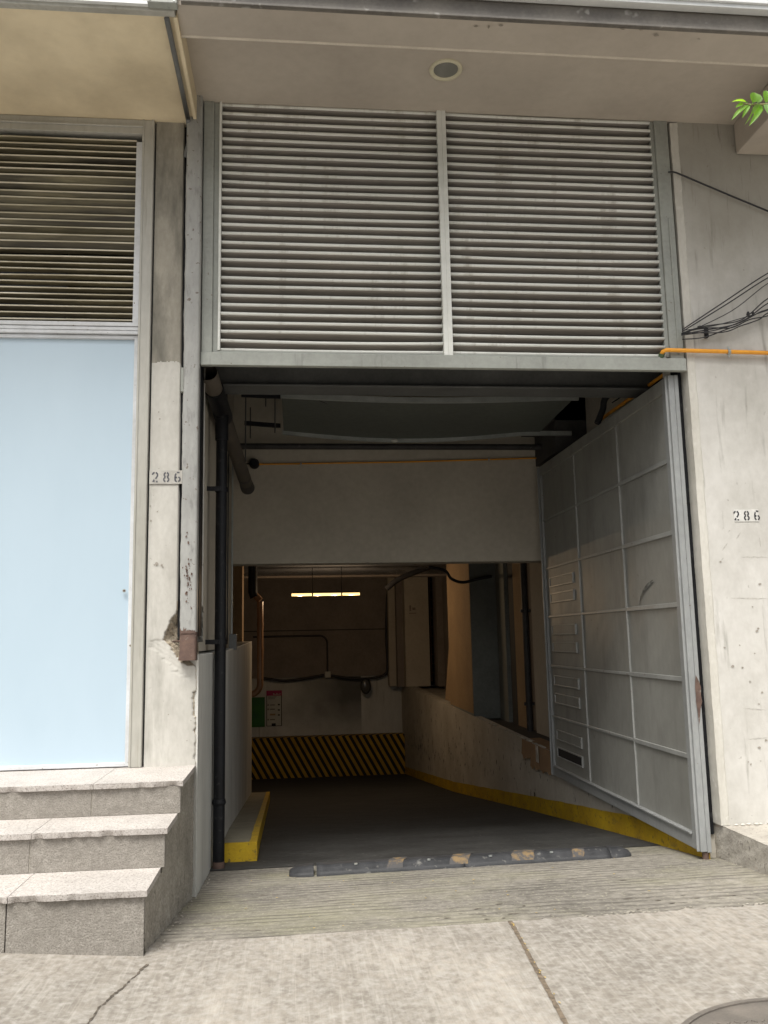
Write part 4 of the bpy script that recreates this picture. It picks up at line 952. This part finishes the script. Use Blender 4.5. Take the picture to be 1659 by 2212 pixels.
cg = MB(); cg.box(-4.7, 3.6, 9.25, 21, 3.40, 3.6)
cl_ = thing('garage_ceiling', 'dark garage ceiling with crossing beams above the ramp', 'ceiling', (0, 15, 3.4))
cg.build('slab', M['ceiling'], cl_)
zb_ = at(700, 1247, Y=17).z
MB().box(-4.6, 3.3, 17.0, 17.35, zb_, 3.4).build('beam', M['int_dark'], cl_, bevel=.01)
MB().box(-4.6, 3.3, 12.0, 16.9, at(700, 1243, Y=16.9).z, 3.39).build('metal_deck', mat('blue_grey_deck', (.10,.105,.12), (.075,.08,.09), 3, .3, .02, spec=.6), cl_)
mb = MB(); mb.hexa([(-.9, 9.6, 2.86), (-.75, 9.6, 2.86), (-.15, 13, 2.86), (-.3, 13, 2.86)], [(-.9, 9.6, 3.0), (-.75, 9.6, 3.0), (-.15, 13, 3.0), (-.3, 13, 3.0)]); mb.build('diagonal_beam', M['pipe_c'], cl_)

# fluorescent lamp
tb = thing('fluorescent_lamp', 'glowing warm fluorescent tube hanging level over the ramp', 'lamp', (.6, 15, 2.39))
a, b = at(630, 1284, Y=15), at(777, 1284, Y=15); zt_ = (a.z+b.z)/2
MB().tube([(a.x, 15, zt_), (b.x, 15, zt_)], .022, 16).build('tube', M['glow'], tb)
MB().box(a.x+.02, b.x-.02, 14.985, 15.03, zt_+.032, zt_+.05).build('batten', M['dark_steel'], tb)
for k in range(4):     # the tube's own light
    ld = bpy.data.lights.new('tube_light', 'POINT'); lo_ = bpy.data.objects.new('tube_light', ld); COL.objects.link(lo_); lo_.parent = tb
    ld.energy = 7.5; ld.color = (1, .70, .42); ld.shadow_soft_size = .03
    lo_.location = Vector((a.x+(b.x-a.x)*(k+.5)/4, 15, zt_-.06))-wloc(tb)
for u in (675, 738):
    c = at(u, 1284, Y=15); MB().tube([(c.x, 15.01, zt_+.04), (c.x, 15.01, 2.95)], .006, 8).build('hanger_rod', M['dark_steel'], tb)
    MB().box(c.x-.012, c.x+.012, 14.975, 15.035, zt_-.028, zt_+.035).build('clip', M['dark_steel'], tb)

# pipes at the far left
zc_ = 12.8
p1 = thing('copper_coloured_pipe', 'shiny brown vertical pipe bending left above the low wall end', 'pipe', (-.65, 14.4, .9))
YP = 14.4; xp = at(562, 1400, Y=YP).x; zb1 = at(562, 1478, Y=YP).z; zt1 = at(562, 1300, Y=YP).z; xk = at(546, 1250, Y=YP).x
MB().tube([(xp, YP, zt1), (xp, YP, zb1)]+arc((xp-.16, YP, zb1), .16, 0, -90, 'xz')[1:]+[(xp-.6, YP, zb1-.16)], .052, 16).build('pipe', M['pipe_c'], p1)
MB().tube([(xp, YP, at(562, 1352, Y=YP).z), (xp, YP, at(562, 1345, Y=YP).z)], .058, 16).build('coupling', M['pipe_c'], p1)
MB().tube([(xp, YP, zt1+.02), (xk+.02, YP, at(550, 1283, Y=YP).z)], .056, 16).build('elbow', M['pipe_c'], p1)
p2 = MB(); p2.tube([(xk, YP, 3.39), (xk, YP, at(546, 1280, Y=YP).z), (xk+.03, YP, at(546, 1290, Y=YP).z)], .075, 16)
one(p2, 'black_overhead_pipe', M['black'], 'thick black pipe dropping from the garage ceiling above the brown pipe', 'pipe')

# wall conduit with junction box
jb = thing('bent_conduit', 'dark conduit bending down to a small white box on the far wall', 'conduit', (.1, YB, 1))
c0 = at(575, 1375, Y=YB-.1); c1 = at(690, 1373, Y=YB-.1); c2 = at(707, 1392, Y=YB-.1); c3 = at(708, 1452, Y=YB-.1)
rr_ = c2.x-c1.x
MB().tube([(c0.x-.3, YB-.1, c1.z), (c1.x, YB-.1, c1.z)]+arc((c1.x, YB-.1, c1.z-rr_), rr_, 90, 0, 'xz')[1:]+[(c2.x, YB-.1, c3.z)], .022, 12).build('tube', M['dark_steel'], jb)
c = at(708, 1457, Y=YB-.12); MB().box(c.x-.065, c.x+.065, YB-.18, YB-.05, c.z-.07, c.z+.07).build('box', M['sign_white'], jb, bevel=.01)
def hang(name, label, px, Y, r, m='cable', cat='cable', par=None):
    pts = [at(u, v, Y=Y) for u, v in px]; out = []
    for i in range(len(pts)-1):
        p0 = pts[max(0, i-1)]; p1_ = pts[i]; p2_ = pts[i+1]; p3 = pts[min(len(pts)-1, i+2)]
        for t in lin(0, 1, 7)[:-1]:
            out.append(.5*((2*p1_)+(-p0+p2_)*t+(2*p0-5*p1_+4*p2_-p3)*t*t+(-p0+3*p1_-3*p2_+p3)*t*t*t))
    out.append(pts[-1]); mb = MB().tube(out, r, 8)
    return mb.build(name, M[m], par) if par else one(mb, name, M[m], label, cat)
hang('drooping_cable', 'thick black cable drooping along the far wall then rising at its right', [(570, 1465), (610, 1470), (650, 1467), (685, 1461), (700, 1458)], YB-.15, .03)
hang('drooping_cable', 'black cable sagging from the white box and rising up the far right corner', [(715, 1459), (755, 1465), (800, 1465), (832, 1456), (837, 1430), (834, 1370), (836, 1300), (838, 1278)], YB-.18, .03)
hang('ceiling_cable', 'black cable looping from the ceiling to the grey pier', [(925, 1225), (960, 1232), (975, 1250), (1000, 1258), (1035, 1250), (1062, 1245)], 12.6, .022)
hang('ceiling_cable', 'dark cable run crossing the garage ceiling toward the far corner', [(950, 1216), (900, 1235), (860, 1252), (835, 1272)], 15.5, .05)

# convex mirror
c = at(790, 1482, Y=YB-.35)
mi = thing('convex_mirror', 'dark oval convex mirror mounted low on the far garage wall', 'mirror', c)
MB().sphere(c, .17, 24, 14, (.72, .4, 1.08)).build('housing', M['black'], mi)
MB().sphere(c+Vector((-.01, -.035, 0)), .15, 24, 14, (.72, .35, 1.08)).build('glass', M['mirror'], mi)
MB().tube([c, c+Vector((0, .33, .02))], .02, 8).build('arm', M['dark_steel'], mi)

# posters
a, b = at(575.5, 1492, Y=YB-.02), at(609, 1568, Y=YB-.02)
ps = thing('magenta_headed_poster', 'white notice with a magenta heading and dark frame on the far wall', 'poster', ((a.x+b.x)/2, YB, b.z))
MB().box(a.x, b.x, YB-.03, YB-.001, b.z, a.z).build('frame', M['black'], ps)
w, h = b.x-a.x, a.z-b.z; X = lambda s: a.x+w*s; Z = lambda s: a.z-h*s
MB().box(X(.04), X(.95), YB-.034, YB-.03, Z(.985), Z(.14)).build('paper', M['sign_white'], ps)
MB().box(X(.0), X(1), YB-.036, YB-.03, Z(.145), Z(.0)).build('heading', M['magenta'], ps)
mb = MB()
for i in range(7): mb.box(X(.44+i*.07), X(.44+i*.07+.045), YB-.038, YB-.036, Z(.125), Z(.075+.015*(i % 3)))
mb.build('heading_letters', M['sign_white'], ps)
mb = MB(); mb.box(X(.1), X(.66), YB-.036, YB-.034, Z(.18), Z(.165)); mb.box(X(.12), X(.6), YB-.036, YB-.034, Z(.21), Z(.195)); mb.box(X(.1), X(.55), YB-.036, YB-.034, Z(.24), Z(.225))
for s in (.39, .51, .80): 
    mb.box(X(.22), X(.55), YB-.036, YB-.034, Z(s+.03), Z(s)); mb.box(X(.07), X(.16), YB-.036, YB-.034, Z(s+.035), Z(s-.01))
mb.build('small_print', M['grey_ink'], ps)
MB().box(X(.22), X(.58), YB-.036, YB-.034, Z(.70), Z(.65)).build('tan_print', M['tan_ink'], ps)
mb = MB()
for s in (.38, .53, .67): mb.box(X(.74), X(.87), YB-.036, YB-.034, Z(s+.04), Z(s))
mb.box(X(.34), X(.60), YB-.040, YB-.034, Z(1.0), Z(.92)); mb.build('dark_marks', M['black'], ps)
a, b = at(540, 1502, Y=YB-.02), at(572, 1570, Y=YB-.02)
pg = thing('green_poster', 'green poster with a pale top edge partly hidden by the low wall end', 'poster', ((a.x+b.x)/2, YB, b.z))
MB().box(a.x, b.x, YB-.03, YB-.001, b.z, a.z-.05).build('green_panel', M['green'], pg)
MB().box(a.x, b.x, YB-.03, YB-.001, a.z-.048, a.z+.03).build('pale_heading', M['sign_white'], pg)

# ------------------------------------------------------------------ speed bump
s0, s1 = at(624, 1900, Z=.055), at(1366, 1858, Z=.085)
s0.y -= .045; s1.y -= .045
sb = thing('speed_bump', 'worn black rubber speed bump with faded orange patches across the driveway', 'speed bump', ((s0+s1)/2))
L_ = (s1-s0).length; dirv = Vector((s1.x-s0.x, s1.y-s0.y, 0)).normalized(); nv = Vector((-dirv.y, dirv.x, 0))
def bump_mesh(t0, t1, capL=False, capR=False, dz=0, hh=.058, wd=.23, n=26):
    mb = MB(); vs = []; m_ = 12
    for i in range(n):
        t = t0+(t1-t0)*i/(n-1); p = s0+dirv*(t*L_); e = 1
        if capL: e = math.sqrt(max(.02, 1-((t1-t)/(t1-t0))**2.4))
        if capR: e = math.sqrt(max(.02, 1-((t-t0)/(t1-t0))**2.4))
        for k in range(m_+1):
            s = -1+2*k/m_; prof = min(1, (1-abs(s)**1.6)*1.25+.10)
            q = p+nv*(s*wd*.5*(e*.6+.4)+wd*.5); z = G(q.x, q.y)+.004
            vs.append((q.x, q.y, z+(hh*prof*(e*.75+.25)+dz if abs(s) < .999 else .012+dz)+.0012*nz(t*40+s)))
        q = p+nv*(wd*.5*(1+(e*.6+.4))); vs.append((q.x, q.y, G(q.x, q.y)-.01)); q = p+nv*(wd*.5*(1-(e*.6+.4))); vs.append((q.x, q.y, G(q.x, q.y)-.01))
    N_ = m_+3
    mb.add(vs, [(i*N_+k, i*N_+k+1, (i+1)*N_+k+1, (i+1)*N_+k) for i in range(n-1) for k in range(m_)]+[(i*N_+a_, i*N_+b_, (i+1)*N_+b_, (i+1)*N_+a_) for i in range(n-1) for a_, b_ in ((m_, m_+1), (m_+2, 0))]+[tuple(range(N_)), tuple(range((n-1)*N_, n*N_))[::-1]], True)
    return mb
for (t0, t1, cl1, cr1) in ((0, .070, True, False), (.078, .50, False, False), (.502, .93, False, False), (.932, 1, False, True)):
    bump_mesh(t0, t1, cl1, cr1).build('end_cap' if cl1 or cr1 else 'rubber_section', M['rubber'], sb)
def patch(t0, t1, sl=.02, f=1):
    mb = MB(); vs = []; m_ = 8; wd = .23; hh = .058
    for k in range(m_+1):
        s = -.92+1.5*k/m_*f
        for t in (t0, t1):
            t_ = t+sl*(s+1)+.004*nz(k*.7+t*30); p = s0+dirv*(t_*L_); q = p+nv*(s*wd*.5+wd*.5); prof = min(1, (1-abs(s)**1.6)*1.25+.10)
            vs.append((q.x, q.y, G(q.x, q.y)+.004+hh*prof+.0035))
    mb.add(vs, [(2*i, 2*i+1, 2*i+3, 2*i+2) for i in range(m_)]); return mb
for t0, t1, f in ((.275, .32, .9), (.455, .51, 1), (.635, .70, 1), (.815, .85, .6)): patch(t0, t1, .018, f).build('orange_patch', M['bump_yellow'], sb)
mb = MB()
for t in (.19, .40, .58, .76): 
    p = s0+dirv*(t*L_)+nv*.05; mb.disc((p.x, p.y, G(p.x, p.y)+.052), .012, 'z', .008, 12)
mb.build('bolts', M['galv'], sb)

# ------------------------------------------------------------------ manhole cover
pa, pb, pc = at(1480, 2212, Z=.226), at(1545, 2180, Z=.226), at(1659, 2162, Z=.226)
ax_, ay, bx, by, cx, cy = pa.x, pa.y, pb.x, pb.y, pc.x, pc.y
D_ = 2*(ax_*(by-cy)+bx*(cy-ay)+cx*(ay-by))
ux = ((ax_**2+ay**2)*(by-cy)+(bx**2+by**2)*(cy-ay)+(cx**2+cy**2)*(ay-by))/D_
uy = ((ax_**2+ay**2)*(cx-bx)+(bx**2+by**2)*(ax_-cx)+(cx**2+cy**2)*(bx-ax_))/D_
R_ = math.hypot(ax_-ux, ay-uy)
if not .25 < R_ < .6:
    R_ = .36; ux, uy = pc.x+.02, pc.y-R_
mz = G(ux, uy)+.006
mh = thing('manhole_cover', 'round cast iron manhole cover with raised treads in the near sidewalk', 'manhole cover', (ux, uy, mz))
MB().tube([(ux, uy, mz-.02), (ux, uy, mz+.008)], R_, 64).build('cover', M['manhole'], mh)
mb = MB(); n = 64; vs = []
for r, z in ((R_, .009), (R_, .014), (R_-.02, .014), (R_-.02, .009)):
    vs += [(ux+r*cos(2*pi*k/n), uy+r*sin(2*pi*k/n), mz+z) for k in range(n)]
mb.add(vs, [(i*n+k, i*n+(k+1) % n, (i+1)*n+(k+1) % n, (i+1)*n+k) for i in range(3) for k in range(n)]); mb.build('rim', M['manhole'], mh)
mb = MB(); 
for i in range(-12, 13):
    for j in range(-12, 13):
        x, y = i*.032, j*.032
        if math.hypot(x, y) < R_-.04:
            a = radians(45 if (i+j) % 2 else -45); c, s = cos(a)*.011, sin(a)*.011; c2_, s2_ = -sin(a)*.003, cos(a)*.003
            b4 = [(ux+x-c-c2_, uy+y-s-s2_), (ux+x+c-c2_, uy+y+s-s2_), (ux+x+c+c2_, uy+y+s+s2_), (ux+x-c+c2_, uy+y-s+s2_)]
            mb.hexa([(p[0], p[1], mz+.007) for p in b4], [(p[0], p[1], mz+.0115) for p in b4])
mb.build('tread_pattern', M['manhole'], mh)

# ------------------------------------------------------------------ cables at right
cbn = thing('cable_bundle', 'tangled bundle of thin black cables fanning right from the gate frame', 'cables', at(1474, 715, Y=5.45))
Yc = 5.44
runs = [[(1474, 712), (1560, 655), (1659, 590)], [(1474, 716), (1570, 657), (1659, 600)], [(1476, 722), (1580, 672), (1659, 612)],
        [(1472, 720), (1520, 705), (1590, 695), (1620, 678), (1659, 645)], [(1472, 722), (1530, 712), (1590, 700), (1640, 675), (1659, 668)],
        [(1474, 714), (1540, 704), (1600, 688), (1659, 670)], [(1472, 724), (1550, 712), (1610, 690), (1659, 655)], [(1476, 718), (1560, 718), (1600, 704), (1640, 690), (1659, 676)],
        [(1474, 733), (1520, 729), (1560, 715), (1600, 700)], [(1474, 722), (1500, 712), (1540, 708), (1580, 708), (1620, 690), (1659, 682)]]
for i, r in enumerate(runs):
    r = r+[(r[-1][0]+d_, r[-1][1]-d_*.42) for d_ in (60, 120, 240, 480, 900)] if r[-1][0] == 1659 else r
    hang('strand', '', r, Yc-.004*(i % 4), .0042 if i not in (2, 5) else .003, par=cbn)
c = at(1621, 679, Y=Yc-.01); mb = MB()
for k in range(4): mb.sphere(c+Vector((random.uniform(-.02, .02), 0, random.uniform(-.01, .012))), .010, 8, 6)
c = at(1512, 706, Y=Yc-.01); mb.sphere(c, .012, 8, 6, (1.6, 1, .7)); mb.build('tape_knots', M['cable'], cbn)
c = at(1526, 713, Y=5.47); MB().box(c.x-.011, c.x+.011, 5.46, 5.49, c.z-.055, c.z+.015).build('hanging_strap', M['black'], cbn, bevel=.004)
hang('single_cable', 'single black cable slanting down the wall from the top of the gate frame', [(1444, 372), (1456, 372), (1475, 379), (1560, 415), (1659, 456), (1750, 492), (2500, 790)], 5.47, .0065)
# cables above the gate leaf
hang('dark_cable_loom', 'dark loom of cables curling down behind the top of the open gate', [(1370, 806), (1340, 830), (1308, 860), (1302, 885), (1290, 915)], 7.0, .028)
hang('loose_wire', 'thin loose wire hanging above the open gate', [(1385, 808), (1350, 850), (1322, 870)], 6.6, .006)

# ------------------------------------------------------------------ ficus twig
tw = thing('leafy_branch', 'bright green leafy twig tip hanging in from the right under the soffit', 'branch', at(1700, 215, Y=2.6))
YL = 2.6
P0 = at(1720, 205, Y=YL+.05); stem = [P0, at(1680, 222, Y=YL), at(1650, 226, Y=YL), at(1622, 226, Y=YL), at(1605, 224, Y=YL)]
MB().tube([P0+Vector((.5, .05, .08))]+stem, [.007, .0045, .004, .0034, .0028, .002], 8).build('stem', M['twig'], tw)
def leaf(base, tip, w, nrm, m, curl=.12):
    base, tip = Vector(base), Vector(tip); d = tip-base; l = d.length; d.normalize(); nrm = Vector(nrm); side = d.cross(nrm).normalized(); up = side.cross(d).normalized()
    vs = []; n = 9
    for i in range(n):
        t = i/(n-1); ww = w*(sin(pi*t**.85))**.8 if 0 < t < 1 else .0004; c = base+d*l*t+up*(curl*l*sin(pi*t)*.5)
        for s in (-1, -.5, 0, .5, 1): vs.append(c+side*ww*s*.5+up*(abs(s)*ww*.25))
    mb = MB().add(vs, [(i*5+k, i*5+k+1, i*5+6+k, i*5+5+k) for i in range(n-1) for k in range(4)], True)
    mb.tube([base-d*.006, base+d*.004], .0012, 6)
    return mb.build('leaf', M[m], tw)
rl = random.Random(11)
LF = [((1612, 221), (1580, 220), .020, 'leaf', (0, -.4, 1)), ((1610, 224), (1588, 233), .016, 'leaf', (0, -.9, .4)), ((1618, 226), (1580, 260), .018, 'leaf', (.2, -.6, .7)),
      ((1620, 228), (1603, 255), .014, 'leaf', (.2, -.6, .7)), ((1628, 228), (1608, 270), .010, 'leaf_pale', (.6, -.5, .3)), ((1626, 222), (1630, 200), .042, 'leaf', (.1, -1, .1)),
      ((1640, 224), (1632, 250), .036, 'leaf_pale', (-.2, -1, .2)), ((1646, 228), (1618, 272), .020, 'leaf', (.3, -.8, .4)), ((1636, 222), (1641, 204), .022, 'leaf_pale', (.4, -.8, .1)),
      ((1654, 222), (1655, 196), .040, 'leaf', (.1, -1, .1)), ((1656, 226), (1662, 250), .034, 'leaf_pale', (-.2, -1, .2)), ((1668, 222), (1690, 200), .036, 'leaf', (.1, -1, .3)), ((1672, 226), (1668, 262), .030, 'leaf', (0, -1, .2)), ((1690, 222), (1715, 240), .04, 'leaf', (0, -.8, .5)), ((1700, 215), (1720, 180), .04, 'leaf', (0, -.8, .5))]
for a, b, w, m_, nr in LF:
    pa_ = at(*a, Y=YL+rl.uniform(-.01, .01)); pb_ = at(*b, Y=YL+rl.uniform(-.03, .03)); leaf(pa_, pb_, w, nr, m_)

# ------------------------------------------------------------------ litter
for (u, v, m_, l) in ((1209, 3575/1.8226, 'x', 0),): pass
lit = [(430, 1905), (468, 1852+60), (505, 1965), (498, 1942)]
mb = MB(); rs = random.Random(21)
for i in range(46):
    x = rs.uniform(-.5, 2.6); y = rs.uniform(4.45, 6.2); r = rs.uniform(.004, .010); z = G(x, y)+.004; a = rs.uniform(0, pi)
    mb.add([(x+r*cos(a), y+r*sin(a), z), (x-r*.5*sin(a), y+r*.5*cos(a), z+.003), (x-r*cos(a), y-r*sin(a), z+.001), (x+r*.5*sin(a), y-r*.5*cos(a), z+.002)], [(0, 1, 2, 3)])
for i in range(14):
    t = rs.random(); x = 1.035+(.93-1.035)*t*.6+rs.uniform(-.006, .006); y = 4.395-1.1*t; z = G(x, y)+.012; r = rs.uniform(.006, .013); a = pi/2+rs.uniform(-.5, .5)
    mb.add([(x+r*cos(a), y+r*sin(a), z), (x-r*.4*sin(a), y+r*.4*cos(a), z+.002), (x-r*cos(a), y-r*sin(a), z), (x+r*.4*sin(a), y-r*.4*cos(a), z+.002)], [(0, 1, 2, 3)])
o = mb.build('litter', M['litter'], origin=(0, 0, 0)); o['kind'] = 'stuff'; o['label'] = 'tiny dry leaf fragments scattered on the driveway and in the joint'; o['category'] = 'litter'
mb = MB()
for i in range(34):
    t = rs.random(); y = 4.3+1.9*t; x = -.655+(y-4.2)*.028+rs.uniform(.0, .035); z = G(x, y)+.004; r = rs.uniform(.003, .009)
    mb.sphere((x, y, z), r, 5, 4, (1, 1.3, .6))
for i in range(70):
    x = rs.uniform(1.4, 3.0); y = walk_edge(x)+rs.uniform(-.01, .05); r = rs.uniform(.003, .009); mb.sphere((x, y, G(x, y)+.003), r, 5, 4, (1.6, 1, .6))
o = mb.build('crumbs', M['rough'], origin=(0, 0, 0)); o['kind'] = 'stuff'; o['label'] = 'loose concrete crumbs along the step foot and broken driveway edge'; o['category'] = 'rubble'
